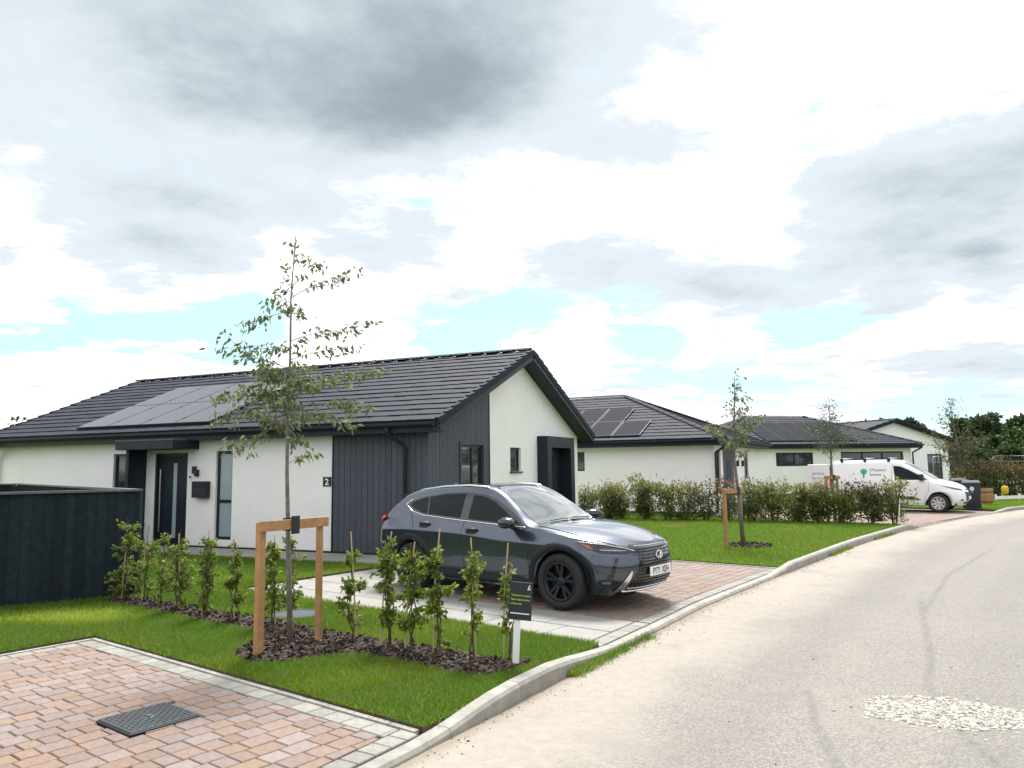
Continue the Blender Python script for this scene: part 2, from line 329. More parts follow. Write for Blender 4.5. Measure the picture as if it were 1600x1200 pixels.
# ------------------------------------------------------------------ ground, road, kerb
tag(mesh('ground', [(-900, -300, -.06), (900, -300, -.06), (900, 1500, -.06), (-900, 1500, -.06)], [(0, 1, 2, 3)], M_grnd), kind='structure')
def road():
    offs = np.r_[np.arange(-.05, 5.2, .06), [5.6, 6.2, 7.0]]; P = []; 
    C, s = resample(KP, .08); T = np.gradient(C, axis=0); T /= np.linalg.norm(T, axis=1, keepdims=True); Nn = np.stack([T[:, 1], -T[:, 0]], 1)
    n, k = len(C), len(offs)
    XY = C[:, None, :]+Nn[:, None, :]*offs[None, :, None]
    rz = rng.normal(size=(n, k))*.0008
    v = np.concatenate([XY, rz[..., None]], -1).reshape(-1, 3)
    idx = np.arange(n*k).reshape(n, k)
    f = np.stack([idx[:-1, :-1], idx[:-1, 1:], idx[1:, 1:], idx[1:, :-1]], -1).reshape(-1, 4)
    me = bpy.data.meshes.new('road'); me.from_pydata(v.tolist(), [], f.tolist()); me.update()
    X, Y = XY[..., 0].ravel(), XY[..., 1].ravel()
    dust = np.tile(offs, n)
    tr = np.full(len(X), 9.)
    for line in ([(5.35, 10.2), (4.55, 8.6), (3.9, 7.3), (3.35, 6.35), (3.0, 5.3), (2.8, 4.2)], [(2.35, 6.3), (2.1, 5.5), (1.9, 4.6)], [(4.9, 9.3), (7, 12.4), (10, 16)]):
        for i in range(len(line)-1):
            a, b = np.array(line[i]), np.array(line[i+1]); d = b-a; t = np.clip(((X-a[0])*d[0]+(Y-a[1])*d[1])/(d@d), 0, 1)
            tr = np.minimum(tr, np.hypot(X-a[0]-d[0]*t, Y-a[1]-d[1]*t))
    for nm, val in (('edge', dust), ('track', tr)):
        at = me.attributes.new(nm, 'FLOAT', 'POINT'); at.data.foreach_set('value', val.astype(np.float32))
    m = bpy.data.materials.new('dusty_road'); m.use_nodes = True; t = m.node_tree; b = t.nodes['Principled BSDF']; b.inputs['Roughness'].default_value = .9
    def n_(ty, **kw):
        o = t.nodes.new(ty)
        for a_, v_ in kw.items(): setattr(o, a_, v_)
        return o
    co = n_('ShaderNodeTexCoord').outputs['Object']
    def nz(sc, det, rough=.6):
        o = n_('ShaderNodeTexNoise'); o.inputs['Scale'].default_value = sc; o.inputs['Detail'].default_value = det; o.inputs['Roughness'].default_value = rough; t.links.new(co, o.inputs['Vector']); return o.outputs[0]
    def mrange(s, a0, a1, b0, b1, smooth=False):
        o = n_('ShaderNodeMapRange'); 
        if smooth: o.interpolation_type = 'SMOOTHSTEP'
        t.links.new(s, o.inputs[0])
        for i, q in enumerate((a0, a1, b0, b1)): o.inputs[i+1].default_value = q
        return o.outputs[0]
    def mx(fac, a_, b_):
        o = n_('ShaderNodeMix', data_type='RGBA')
        for i, q in ((0, fac), (6, a_), (7, b_)):
            if isinstance(q, tuple): o.inputs[i].default_value = q
            elif isinstance(q, float): o.inputs[i].default_value = q
            else: t.links.new(q, o.inputs[i])
        return o.outputs[2]
    def ml(a_, b_, op='MULTIPLY'):
        o = n_('ShaderNodeMath', operation=op)
        for i, q in enumerate((a_, b_)):
            if isinstance(q, float): o.inputs[i].default_value = q
            else: t.links.new(q, o.inputs[i])
        return o.outputs[0]
    vo = n_('ShaderNodeTexVoronoi'); vo.inputs['Scale'].default_value = 80; t.links.new(co, vo.inputs['Vector'])
    sepc = n_('ShaderNodeSeparateColor'); t.links.new(vo.outputs['Color'], sepc.inputs[0])
    stone = mx(mrange(sepc.outputs[0], .25, .9, 0., 1.), (.14, .133, .124, 1), (.315, .298, .275, 1))
    stone2 = mx(mrange(nz(140, 3), .45, .62, 0., 1.), stone, (.13, .124, .117, 1))
    ea = n_('ShaderNodeAttribute', attribute_name='edge').outputs['Fac']; ta = n_('ShaderNodeAttribute', attribute_name='track').outputs['Fac']
    big = nz(.55, 5, .65); mid_ = nz(2.3, 6, .7)
    dn = ml(ml(big, mrange(ea, 0., 1.7, .70, 0.05, True), 'ADD'), ml(mid_, .35), 'ADD')
    dustf = mrange(dn, .68, 1.25, .12, .85, True)
    dustc = mx(mrange(nz(9, 6), .35, .65, 0., 1.), (.345, .308, .26, 1), (.295, .265, .228, 1))
    c = mx(dustf, stone2, dustc)
    c = mx(mrange(nz(1.1, 5), .50, .72, 0., .55, True), c, (.19, .18, .17, 1))
    c = mx(mrange(nz(17, 6, .75), .52, .68, 0., .25, True), c, (.14, .132, .124, 1))
    wob = ml(ea, ml(nz(.8, 4), .5), 'ADD')
    for cc in (1.55, 3.15): c = mx(ml(mrange(ml(ml(wob, cc+.25, 'SUBTRACT'), ml(wob, cc+.25, 'SUBTRACT')), 0., .16, .38, 0., True), nz(3.5, 5)), c, (.13, .122, .114, 1))
    c = mx(mrange(ta, .0, .06, .55, 0., True), c, (.11, .104, .098, 1))
    c = mx(mrange(ml(ea, ml(nz(6, 5), .10), 'SUBTRACT'), -.02, .10, .55, 0., True), c, (.18, .135, .09, 1))
    t.links.new(c, b.inputs['Base Color'])
    bp = n_('ShaderNodeBump'); bp.inputs['Strength'].default_value = .5; bp.inputs['Distance'].default_value = .006
    t.links.new(ml(vo.outputs['Distance'], nz(60, 4), 'ADD'), bp.inputs['Height']); t.links.new(bp.outputs[0], b.inputs['Normal'])
    me.materials.append(m)
    return tag(link(bpy.data.objects.new('road', me)), kind='structure')
road()
# far verge across the road (outside the picture)
C2, _ = resample(KP, 1.0); T2 = np.gradient(C2, axis=0); T2 /= np.linalg.norm(T2, axis=1, keepdims=True)
mb = MB(); i0 = None
for i in range(len(C2)-1):
    a, b = C2[i], C2[i+1]; na, nb = np.array([T2[i, 1], -T2[i, 0]]), np.array([T2[i+1, 1], -T2[i+1, 0]])
    mb.add([(*(a+na*7.0), .02), (*(a+na*13), .02), (*(b+nb*13), .02), (*(b+nb*7.0), .02)], [(0, 1, 2, 3)])
tag(mb.build('verge', M_grnd), kind='structure')

def kerb():
    root = tag(empty('kerb', (0, 0, 0)), kind='structure')
    root['kind'] = 'structure'
    for k in range(0, len(KERB)-4, 3):
        idx = [k, k+1, k+2, k+3]
        if KERB[k, 1] < 2.5 or KERB[k, 1] > 33: continue
        v, f = [], []; g = .004
        for j, i in enumerate(idx):
            p, n, t_ = KERB[i], KN[i], KT[i]
            sh = (g if j == 0 else (-g if j == 3 else 0)); p = p+t_*sh+n*random.uniform(-.003, .003)
            h = kerb_h(KERB[i, 1]); q = lambda o, z: (p[0]+n[0]*o, p[1]+n[1]*o, z)
            v += [q(0, -.05), q(.004, h-.03), q(.022, h-.004), q(.04, h), q(.122, h), q(.125, h-.004), q(.125, -.05)]
        for j in range(3):
            for c in range(6): f.append((7*j+c, 7*(j+1)+c, 7*(j+1)+c+1, 7*j+c+1))
        f.append(tuple(range(7))); f.append(tuple(reversed(range(21, 28))))
        f = [tuple(reversed(q)) for q in f]
        mesh('kerbstone', v, f, M_conc, root)
kerb()

# lawns: raised turf sheets with soil edges
def turf(name, poly, z):
    if area(poly) < 0: poly = poly[::-1]
    n = len(poly); v = [(*p, z) for p in poly]+[(*p, -.05) for p in poly]
    me = mesh(name, v, [tuple(range(n))]+[(i, n+i, n+(i+1) % n, (i+1) % n) for i in range(n)], M_turf); me.data.materials.append(M_soil)
    for i, p in enumerate(me.data.polygons): p.material_index = 0 if i == 0 else 1
    return tag(me, kind='structure')
def kedge(y0, y1, off=.135): return [tuple(KERB[i]+KN[i]*off) for i in range(len(KERB)) if y0 <= KERB[i, 1] <= y1]
NB = -2.80                      # far edge of the near drive in drive coordinates
yb = lambda b: float(ab(kerb_a(b), b)[1])
LA = [tuple(ab(kerb_a(NB+.06)-.01, NB+.06))]+kedge(yb(NB)+.12, yb(0)-.05)+[tuple(ab(kerb_a(-.02)-.01, -.02)), tuple(ab(-6.25, -.02)), tuple(ab(-6.25, 3.6)), tuple(ab(-9, 12)), tuple(ab(-30, 12)), tuple(ab(-30, -14)), tuple(ab(-4.62, -14)), tuple(ab(-4.62, NB+.06))]
turf('lawn', LA, .085)
DB = 6.47
LB = [tuple(ab(kerb_a(DB)-.01, DB))]+kedge(yb(DB)+.12, 20.75)+[(10.6, 21.2), (4.3, 27.8), (-2, 40), (-16, 40), tuple(ab(-14, 14)), tuple(ab(-6.6, DB))]
turf('lawn', LB, .085)
LC = kedge(27.0, 33)+[(26, 50), (-20, 60), (0, 46), (8.0, 36.2)]
turf('lawn', LC, .08)

# ------------------------------------------------------------------ block paving
def pave(root, b0, b1, a0, amax, cover=None, seed=1, count=300, zt=.055, slant=True, border=True, vis=None):
    """courses run along b, stepping in a; pieces cut at the kerb"""
    r = random.Random(seed); items = []
    cw = .165; a = a0; first = True
    while a < amax:
        b = b0+r.uniform(-.1, 0)
        while b < b1:
            ln = r.choice([.125, .165, .165, .21, .21]); q = [(a, max(b, b0)), (a+cw, max(b, b0)), (a+cw, min(b+ln, b1)), (a, min(b+ln, b1))]
            b += ln
            if q[2][1]-q[1][1] < .03: continue
            items.append(q)
        a += cw
    out = []
    for q in items:
        cx, cy = sum(p[0] for p in q)/4, sum(p[1] for p in q)/4
        if cover and (abs(cx-cover[0]) < cover[2]+.09 and abs(cy-cover[1]) < cover[3]+.09):
            x0, x1, y0, y1 = cover[0]-cover[2]-.006, cover[0]+cover[2]+.006, cover[1]-cover[3]-.006, cover[1]+cover[3]+.006
            if x0 < cx < x1 and y0 < cy < y1:
                sides = [((x0, cy), (1, 0)), ((x1, cy), (-1, 0)), ((cx, y0), (0, 1)), ((cx, y1), (0, -1))]
                best = max((clip(q, *s_) for s_ in sides), key=lambda z: area(z) if len(z) > 2 else 0)
                q = best
            else:
                if x0 < cx < x1: q = clip(q, (cx, y0), (0, 1)) if cy < y0 else clip(q, (cx, y1), (0, -1))
                elif y0 < cy < y1: q = clip(q, (x0, cy), (1, 0)) if cx < x0 else clip(q, (x1, cy), (-1, 0))
        wx = ab(cx, cy); i = kerb_near(*wx); p = KERB[i]+KN[i]*(.135+(.17 if border else 0)); pa = to_ab(p[0], p[1]); n = -KN[i]; nn = (float(n@AA), float(n@BB))
        q = clip(q, (float(pa[0]), float(pa[1])), nn) if len(q) > 2 else q
        if len(q) > 2 and area(q) > .002: out.append((q, 'r'))
    if border:          # a course of pale blocks along the kerb
        i = 0; s = KS
        for i in range(len(KERB)-1):
            for h_ in (0, 1):
                t0, t1 = h_*.5, h_*.5+.5
                P0, P1 = KERB[i]+(KERB[i+1]-KERB[i])*t0, KERB[i]+(KERB[i+1]-KERB[i])*t1; n0 = KN[i]
                q4 = [P0+n0*.133, P1+n0*.133, P1+n0*.30, P0+n0*.30]; q = [tuple(float(z) for z in to_ab(*p)) for p in q4]
                if area(q) < 0: q = q[::-1]
                for lim, nn in (((0, b0), (0, -1)), ((0, b1+(.168 if b0 < 0 else 0)), (0, 1)), ((a0, 0), (-1, 0))): q = clip(q, lim, nn) if len(q) > 2 else q
                if len(q) > 2 and area(q) > .004: out.append((q, 'g'))
    place_blocks(root, out, zt, count, seed, vis)
def shrink(q, g):
    c = np.mean(q, 0); return [tuple(np.array(p)-np.sign(np.array(p)-c)*g) if len(q) == 4 else tuple(c+(np.array(p)-c)*(1-g/.08)) for p in q]
def place_blocks(root, out, zt, count, seed, vis=None):
    r = random.Random(seed+5); cache = {}
    def key(it):
        w_ = ab(*np.mean(it[0], 0)); d = math.hypot(*w_)
        ok = vis(w_) if vis else True
        return (0 if ok else 1, d)
    out.sort(key=key); rest = {'r': MB(), 'g': MB()}; rr = {'r': [], 'g': []}
    for k, (q, c) in enumerate(out):
        cc = np.mean(q, 0); loc = [(p[0]-cc[0], p[1]-cc[1]) for p in q]; z = zt+r.uniform(-.002, .002)
        g = .0038; loc = [(x-math.copysign(g, x), y-math.copysign(g, y)) for x, y in loc]
        if k < count:
            kk = (c,)+tuple(round(t, 3) for p in loc for t in p)
            if kk not in cache:
                o = MB().prism(loc, -.05, 0, .006).build('block', M_block if c == 'r' else M_bgrey, root); cache[kk] = o.data
            else: o = link(bpy.data.objects.new('block', cache[kk]), root)
            o.location = (cc[0], cc[1], z); o.rotation_euler = (r.gauss(0, .006), r.gauss(0, .006), r.gauss(0, .004))
        else:
            m = rest[c]; n0 = len(m.f); m.prism([(x+cc[0], y+cc[1]) for x, y in loc], z-.05, z, .006); rr[c] += [r.random()]*(len(m.f)-n0)
    for c, mm in (('r', M_block), ('g', M_bgrey)):
        if rest[c].f: tag(rest[c].build('far_blocks', mm, root, rnd=rr[c]), kind='stuff')
def base_sheet(root, poly, z): return MB().prism(poly if area(poly) > 0 else poly[::-1], -.06, z).build('sand_bed', M_joint, root)
# near drive (b < NB)
nd = tag(empty('near_driveway', (OA[0], OA[1], 0), ANG), kind='structure')
COV = (-1.53, -3.71, .255, .26)
bs = np.linspace(-9, NB, 12)
base_sheet(nd, [(-4.6, NB), (-4.6, -9)]+[(kerb_a(b)-.005, b) for b in bs], .035)
out_vis = lambda w_: (w_[1] > 4.2 and w_[0] > -.72*w_[1]-.2)
pave(nd, -8.0, NB-.17, -4.55+.17, .5, COV, 3, 268, .056, vis=out_vis)
items = []; r_ = random.Random(4); a = -4.55
while a < kerb_a(NB):        # pale edging course along the lawn, and along the left side
    ln = r_.choice([.165, .21, .21, .25]); items.append(([(a, NB-.165), (a+ln, NB-.165), (a+ln, NB-.002), (a, NB-.002)], 'g')); a += ln
b = NB-.17
while b > -8.:
    ln = r_.choice([.165, .21, .21]); items.append(([(-4.55, b-ln), (-4.55+.165, b-ln), (-4.55+.165, b), (-4.55, b)], 'g')); b -= ln
i_ = kerb_near(*ab(kerb_a(NB), NB)); p_ = to_ab(*(KERB[i_]+KN[i_]*.305)); n_ = (float(-KN[i_]@AA), float(-KN[i_]@BB))
items = [(clip(q, (float(p_[0]), float(p_[1])), n_), c) for q, c in items]; items = [(q, c) for q, c in items if len(q) > 2 and area(q) > .002]
place_blocks(nd, items, .056, 40, 9, out_vis)
ed = MB(); x = -4.6
while x < kerb_a(NB)-.15:
    MB().box(x+.003, min(x+.912, kerb_a(NB)-.05), NB+.002, NB+.05, -.05, .066, .004).build('edging', M_conc, nd); x += .915
y = NB
while y > -8: MB().box(-4.602, -4.555, y-.912, y-.003, -.05, .066, .004).build('edging', M_conc, nd); y -= .915
# house drive: slab strip + block field
hd = tag(empty('house_driveway', (OA[0], OA[1], 0), ANG), kind='structure')
bs = np.linspace(0, DB, 14)
base_sheet(hd, [(-6.25, DB), (-6.25, 0)]+[(kerb_a(b)-.005, b) for b in bs], .04)
pave(hd, 1.27, DB-.07, -3.28, 3.5, None, 11, 290, .056, vis=lambda w_: w_[0] > .55*w_[1]-5.2 and not (abs(w_[0]-.1) < 1.2 and abs(w_[1]-11) < 1.2))
sl_mats = {}
for j in range(10):
    a = -6.23-(.3 if j % 2 else 0)
    while a < (.4 if j < 2 else -3.4):
        a1 = a+.9 if j < 2 else min(a+.9, -3.3); q = [(max(a, -6.23), .01+j*.61), (a1, .01+j*.61), (a1, .605+j*.61), (max(a, -6.23), .605+j*.61)]; cx, cy = a+.45, .3+j*.61
        wx = ab(cx, cy); i = kerb_near(*wx); p = KERB[i]+KN[i]*.31; pa = to_ab(p[0], p[1]); n = -KN[i]
        q = clip(q, (float(pa[0]), float(pa[1])), (float(n@AA), float(n@BB)))
        if len(q) > 2 and abs(area(q)) > .02:
            c = np.mean(q, 0); q = [(x-math.copysign(.004, x-c[0]), y-math.copysign(.004, y-c[1])) for x, y in q]
            MB().prism(q, -.05, .06+random.uniform(-.001, .001), .005).build('slab', M_slab, hd)
        a += .905
# pale setts at the slab / kerb edge
for i in range(len(KERB)-1):
    P0, P1, n0 = KERB[i], KERB[i+1], KN[i]; q = [tuple(float(z) for z in to_ab(*p)) for p in (P0+n0*.13, P1+n0*.13, P1+n0*.30, P0+n0*.30)]
    if area(q) < 0: q = q[::-1]
    for lim, nn in (((0, .0), (0, -1)), ((0, 1.23), (0, 1))): q = clip(q, lim, nn) if len(q) > 2 else q
    if len(q) > 2 and area(q) > .004:
        c = np.mean(q, 0); MB().prism([tuple(c+(np.array(p)-c)*.97) for p in q], -.05, .056, .005).build('slab', M_bgrey, hd)
x = -6.2
while x < kerb_a(DB)-.1:
    MB().box(x+.003, min(x+.912, kerb_a(DB)-.05), DB-.062, DB-.012, -.05, .068, .004).build('edging', M_conc, hd); x += .915
# van drive beyond the second lawn
i1, i2 = kerb_near(10.95, 20.9), kerb_near(17.0, 26.7); Pv1, Pv2 = KERB[i1]+KN[i1]*.13, KERB[i2]+KN[i2]*.13; nv = KN[(i1+i2)//2]
vd = tag(empty('far_driveway', (0, 0, 0)), kind='structure')
poly = [tuple(Pv1), *[tuple(KERB[i]+KN[i]*.13) for i in range(i1+1, i2)], tuple(Pv2), tuple(Pv2+nv*9.5), tuple(Pv1+nv*9.5)]
MB().prism(poly if area(poly) > 0 else poly[::-1], -.06, .05).build('sand_bed', M_joint, vd)
tv = (Pv2-Pv1)/np.linalg.norm(Pv2-Pv1); mv = MB(); rv = []; L_ = np.linalg.norm(Pv2-Pv1); r_ = random.Random(2); b = .0
while b < 9.4:
    a = r_.uniform(-.15, 0)
    while a < L_:
        p0 = Pv1+tv*max(a, 0)+nv*b; a1 = min(a+.21, L_); q = [Pv1+tv*max(a, 0)+nv*b, Pv1+tv*(a1-.008)+nv*b, Pv1+tv*(a1-.008)+nv*(b+.15), Pv1+tv*max(a, 0)+nv*(b+.15)]
        m0 = len(mv.f); mv.prism([tuple(z) for z in q], .04, .056); rv += [r_.random()]*(len(mv.f)-m0); a += .21
    b += .158
tag(mv.build('blocks', M_block, vd, rnd=rv), kind='stuff')

# inspection cover on the near drive
cv = empty('inspection_cover', (*ab(COV[0], COV[1]), .05), ANG, 'black chequer-plate inspection cover set in the near brick paving', 'cover')
M_iron = mat('cast_iron_black', (.045, .052, .06), .5, metal=.3, col2=(.07, .078, .085), nscale=30)
box('frame', M_black, cv, -.25, .25, -.255, .255, -.04, .014, .006)
box('plate', M_iron, cv, -.238, .238, -.243, .243, -.03, .022, .004)
stud = MB()
for i in range(15):
    for j in range(15):
        x, y = -.215+i*.0307, -.215+j*.0307; s_ = .011; q = 1 if (i+j) % 2 else -1
        if abs(x) < .06 and abs(y) < .05: continue
        stud.add([(x-s_, y-q*s_*.5, .0215), (x, y-.006*q-.004, .0215), (x+s_, y+q*s_*.5, .0215), (x, y+.006*q+.004, .0215), (x-s_*.6, y-q*s_*.3, .027), (x+s_*.6, y+q*s_*.3, .027)],
                 [(0, 1, 5, 4), (1, 2, 5), (2, 3, 4, 5), (3, 0, 4)])
stud.build('raised_pattern', M_iron, cv)
MB().tube([(-.055, -.03, .026), (-.02, .04, .027), (0, -.01, .027), (.03, .02, .027), (.065, -.02, .026)], .005, 5).build('emblem', mat('worn_iron', (.25, .26, .27), .5, metal=.4), cv)

# ------------------------------------------------------------------ house building blocks
def wall_holes(name, x0, x1, z0, z1, holes, parent, m, P, depth=.10):
    """outer face with rectangular openings and reveals; P(x, out, z) -> local point, out<0 is into the wall"""
    xs = sorted({x0, x1, *[h[0] for h in holes], *[h[1] for h in holes]}); zs = sorted({z0, z1, *[h[2] for h in holes], *[h[3] for h in holes]})
    mb = MB()
    for i in range(len(xs)-1):
        for j in range(len(zs)-1):
            cx, cz = (xs[i]+xs[i+1])/2, (zs[j]+zs[j+1])/2
            if any(h[0] < cx < h[1] and h[2] < cz < h[3] for h in holes): continue
            mb.add([P(xs[i], 0, zs[j]), P(xs[i+1], 0, zs[j]), P(xs[i+1], 0, zs[j+1]), P(xs[i], 0, zs[j+1])], [(0, 1, 2, 3)])
    for a, b, c, d in holes:
        q = [(a, c), (b, c), (b, d), (a, d)]
        for k in range(4):
            (xa, za), (xb, zb) = q[k], q[(k+1) % 4]
            mb.add([P(xa, 0, za), P(xb, 0, zb), P(xb, -depth, zb), P(xa, -depth, za)], [(0, 3, 2, 1)])
    return mb.build(name, m, parent)
def pbox(P, x0, x1, o0, o1, z0, z1):
    m = MB(); v = [P(x, o, z) for z in (z0, z1) for o in (o0, o1) for x in (x0, x1)]
    return m.add(v, [(0, 1, 3, 2), (4, 6, 7, 5), (0, 4, 5, 1), (1, 5, 7, 3), (3, 7, 6, 2), (2, 6, 4, 0)])
def window(parent, P, x0, x1, z0, z1, inset=.07, fwid=.055, mull=(), trans=(), glass=None, sill=True, name='window'):
    fm = MB()
    for a, b, c, d in [(x0, x0+fwid, z0, z1), (x1-fwid, x1, z0, z1), (x0+fwid, x1-fwid, z1-fwid, z1), (x0+fwid, x1-fwid, z0, z0+fwid)]+\
            [(q-fwid/2, q+fwid/2, z0+fwid, z1-fwid) for q in mull]+[(x0+fwid, x1-fwid, q-fwid/2, q+fwid/2) for q in trans]:
        m = pbox(P, a, b, -inset-.05, -inset+.012, c, d); fm.add(m.v, m.f)
    w_ = fm.build(name, M_frame, parent)
    m = pbox(P, x0+fwid*.5, x1-fwid*.5, -inset-.04, -inset-.012, z0+fwid*.5, z1-fwid*.5); m.build('pane', glass or M_glass, w_)
    if sill:
        m = pbox(P, x0-.04, x1+.04, -.09, .045, z0-.035, z0-.002); m.build('sill', M_frame, w_)
    return w_
def courses(parent, O, X, Sv, Nv, sl, xl, xr, gauge=.345, name='tile_course', tw=.33, skipname=None):
    """stepped rows of tiles on a roof plane; xl(s), xr(s) = ends of the row at slope distance s"""
    O, X, Sv, Nv = (np.array(q, float) for q in (O, X, Sv, Nv)); s = 0; k = 0
    r = random.Random(int(abs(O[0]*100))+int(sl*10))
    while s < sl-.05:
        s1 = min(s+gauge, sl); s1b = min(s1+.03, sl)
        la, ra, lb, rb = xl(s), xr(s), xl(s1b), xr(s1b)
        n = max(1, int((ra-la)/tw)); mb = MB(); rr = []
        off = .5*(k % 2)/n
        ts = [0]+[min(max((i+off)/n, 0), 1) for i in range(1, n)]+[1]
        for i in range(n):
            t0, t1 = ts[i], ts[i+1]; j = r.uniform(-.003, .003); e = .004
            p = [O+X*(la+(ra-la)*t0)+Sv*s+Nv*(.038+j), O+X*(la+(ra-la)*t1)+Sv*s+Nv*(.038+j-e), O+X*(lb+(rb-lb)*t1)+Sv*s1b+Nv*(.014+j-e), O+X*(lb+(rb-lb)*t0)+Sv*s1b+Nv*(.014+j)]
            q = [O+X*(la+(ra-la)*t0)+Sv*s, O+X*(la+(ra-la)*t1)+Sv*s]
            mb.add(p+q, [(0, 1, 2, 3), (4, 5, 1, 0)]+([(4, 0, 3)] if i == 0 else [])+([(5, 2, 1)] if i == n-1 else [])); rr += [r.random()]*(len(mb.f)-len(rr))
        mb.build(name, M_tile, parent, rnd=rr); s = s1; k += 1
def ridge(parent, p0, p1, step=.45, r=.1, name='ridge_tile'):
    p0, p1 = Vector(p0), Vector(p1); d = p1-p0; n = max(1, int(d.length/step)); t = d.normalized(); side = t.cross(Vector((0, 0, 1))).normalized(); upv = side.cross(t)
    for i in range(n):
        a, b = p0+d*(i/n), p0+d*((i+1)/n-.004); v = []
        for p, k in ((a, 1.06), (b, 1.)):
            for q in (-1, -.75, -.3, .3, .75, 1): v.append((p+side*q*r*1.25*k+upv*((1-abs(q)**1.6)*r*.62*k-.02))[:])
        mesh(name, v, [(j, j+1, 7+j, 6+j) for j in range(5)]+[(0, 1, 2, 3, 4, 5), (11, 10, 9, 8, 7, 6)], M_tile, parent)
M_solar2 = mat('solar_glass_dark', (.022, .024, .03), .7, spec=.03)
def solar(parent, O, X, Sv, Nv, rects, gm=None):
    O, X, Sv, Nv = (np.array(q, float) for q in (O, X, Sv, Nv))
    for x0, x1, s0, s1 in rects:
        def slab(n, m, e, h0, h1, par):
            v = [O+X*x+Sv*s+Nv*h for h in (h0, h1) for x, s in ((x0+e, s0+e), (x1-e, s0+e), (x1-e, s1-e), (x0+e, s1-e))]
            return mesh(n, v, [(3, 2, 1, 0), (4, 5, 6, 7), (0, 1, 5, 4), (1, 2, 6, 5), (2, 3, 7, 6), (3, 0, 4, 7)], m, par)
        p = slab('solar_panel', M_alu, .006, .05, .088, parent); slab('panel_glass', gm or M_solar, .022, .085, .091, p)
        for s_ in (s0+.35, s1-.35):
            v = [O+X*(x1+d)+Sv*(s_+e)+Nv*h for h in (.06, .10) for d, e in ((-.02, -.03), (.02, -.03), (.02, .03), (-.02, .03))]
            mesh('clamp', v, [(4, 5, 6, 7), (0, 1, 5, 4), (1, 2, 6, 5), (2, 3, 7, 6), (3, 0, 4, 7)], M_black, p)
def gutter(parent, x0, x1, y, z, m=None):
    mb = MB(); pr = [(-.055, .03), (-.055, -.02), (-.03, -.055), (.03, -.055), (.055, -.02), (.055, .03), (.045, .03), (.045, -.015), (.025, -.042), (-.025, -.042), (-.045, -.015), (-.045, .03)]
    n = len(pr); v = [(x, y+a, z+b) for x in (x0, x1) for a, b in pr]
    mb.add(v, [(i, (i+1) % n, n+(i+1) % n, n+i) for i in range(n)]+[tuple(range(n)), tuple(reversed(range(n, 2*n)))]); return mb.build('gutter', m or M_anth, parent)

# ------------------------------------------------------------------ house 2 (gabled bungalow in front)
YAW = .4213
hA = empty('bungalow', (-1.4417, 14.3877, 0), -YAW, 'white rendered bungalow with grey cladding corner, slate gable roof and solar panels, numbered 2', 'house')
Wd, Lg, EZ, RISE = 9.614, 14.03, 2.7232, 1.989
kx = RISE/(Wd/2); sl = math.hypot(Wd/2, RISE); cs, sn = (Wd/2)/sl, RISE/sl
Pf = lambda x, o, z: (x, .35-o, z)                 # front wall plane
Pg = lambda y, o, z: (-.42+o, y, z)                # gable plane (facing the drive)
GZ = .06
front_holes = [(-7.872, -6.822, .10, 2.235), (-5.955, -5.458, .28, 2.256), (-9.29, -8.45, .75, 2.245)]
wall_holes('wall', -13.72, -.42, GZ, 2.60, front_holes, hA, M_render, Pf)
gh = [(1.66, 2.70, .62, 2.305), (4.30, 4.95, 1.70, 2.29), (6.30, 7.89, .10, 2.36)]
wall_holes('wall', .35, 9.26, GZ, 2.60, gh, hA, M_render, Pg)
zt = lambda y: EZ-.10+kx*min(y, Wd-y)
MB().add([Pg(.35, 0, 2.60), Pg(9.26, 0, 2.60), Pg(9.26, 0, zt(9.26)), Pg(Wd/2, 0, zt(Wd/2)), Pg(.35, 0, zt(.35))], [(0, 1, 2, 3, 4)]).build('gable_wall', M_render, hA)
MB().add([(-13.72, .35, GZ), (-13.72, 9.26, GZ), (-13.72, 9.26, zt(9.26)), (-13.72, Wd/2, zt(Wd/2)), (-13.72, .35, zt(.35)), (-.42, 9.26, GZ), (-.42, 9.26, zt(9.26))], [(0, 4, 3, 2, 1), (1, 2, 6, 5)]).build('rear_wall', M_render, hA)
MB().add([(-13.6, .5, .02), (-.6, .5, .02), (-.6, 9.1, .02), (-13.6, 9.1, .02)], [(0, 1, 2, 3)]).build('floor', M_joint, hA)
box('plinth', M_black, hA, -13.7, -.44, .325, .36, -.02, .135)
MB().box(-.43, -.395, .36, 6.03, -.02, .135).build('plinth', M_black, hA)
# cladding boards, one by one: front return and the gable corner
nb = 16; x0, x1 = -2.665, -.385; bw = (x1-x0)/nb
for i in range(nb): box('cladding_board', M_clad, hA, x0+i*bw+.004, x0+(i+1)*bw-.004, .350-.03, .352, .135, 2.56, .004)
nb = 19; y0, y1 = .325, 3.05; bw = (y1-y0)/nb
for i in range(nb):
    a, b = y0+i*bw+.004, y0+(i+1)*bw-.004; za, zb = zt(a)-.01, zt(b)-.01
    segs = [(.135, min(za, zb))]
    if b > 1.66 and a < 2.70: segs = [(.135, .60), (2.325, min(za, zb))]
    for c, d in segs:
        top = [(zt(a)-.01), (zt(b)-.01)] if d > 2.3 else [d, d]
        v = [(-.385, a, c), (-.385, b, c), (-.385, b, top[1]), (-.385, a, top[0]), (-.425, a, c), (-.425, b, c), (-.425, b, top[1]), (-.425, a, top[0])]
        mesh('cladding_board', v, [(0, 1, 2, 3), (1, 5, 6, 2), (4, 0, 3, 7), (3, 2, 6, 7), (0, 4, 5, 1)], M_clad, hA)
box('cladding_trim', M_frame, hA, -.425, -.375, 3.052, 3.085, .135, zt(3.07)-.012)
box('cladding_trim', M_frame, hA, -2.70, -2.668, .315, .352, .135, 2.56)
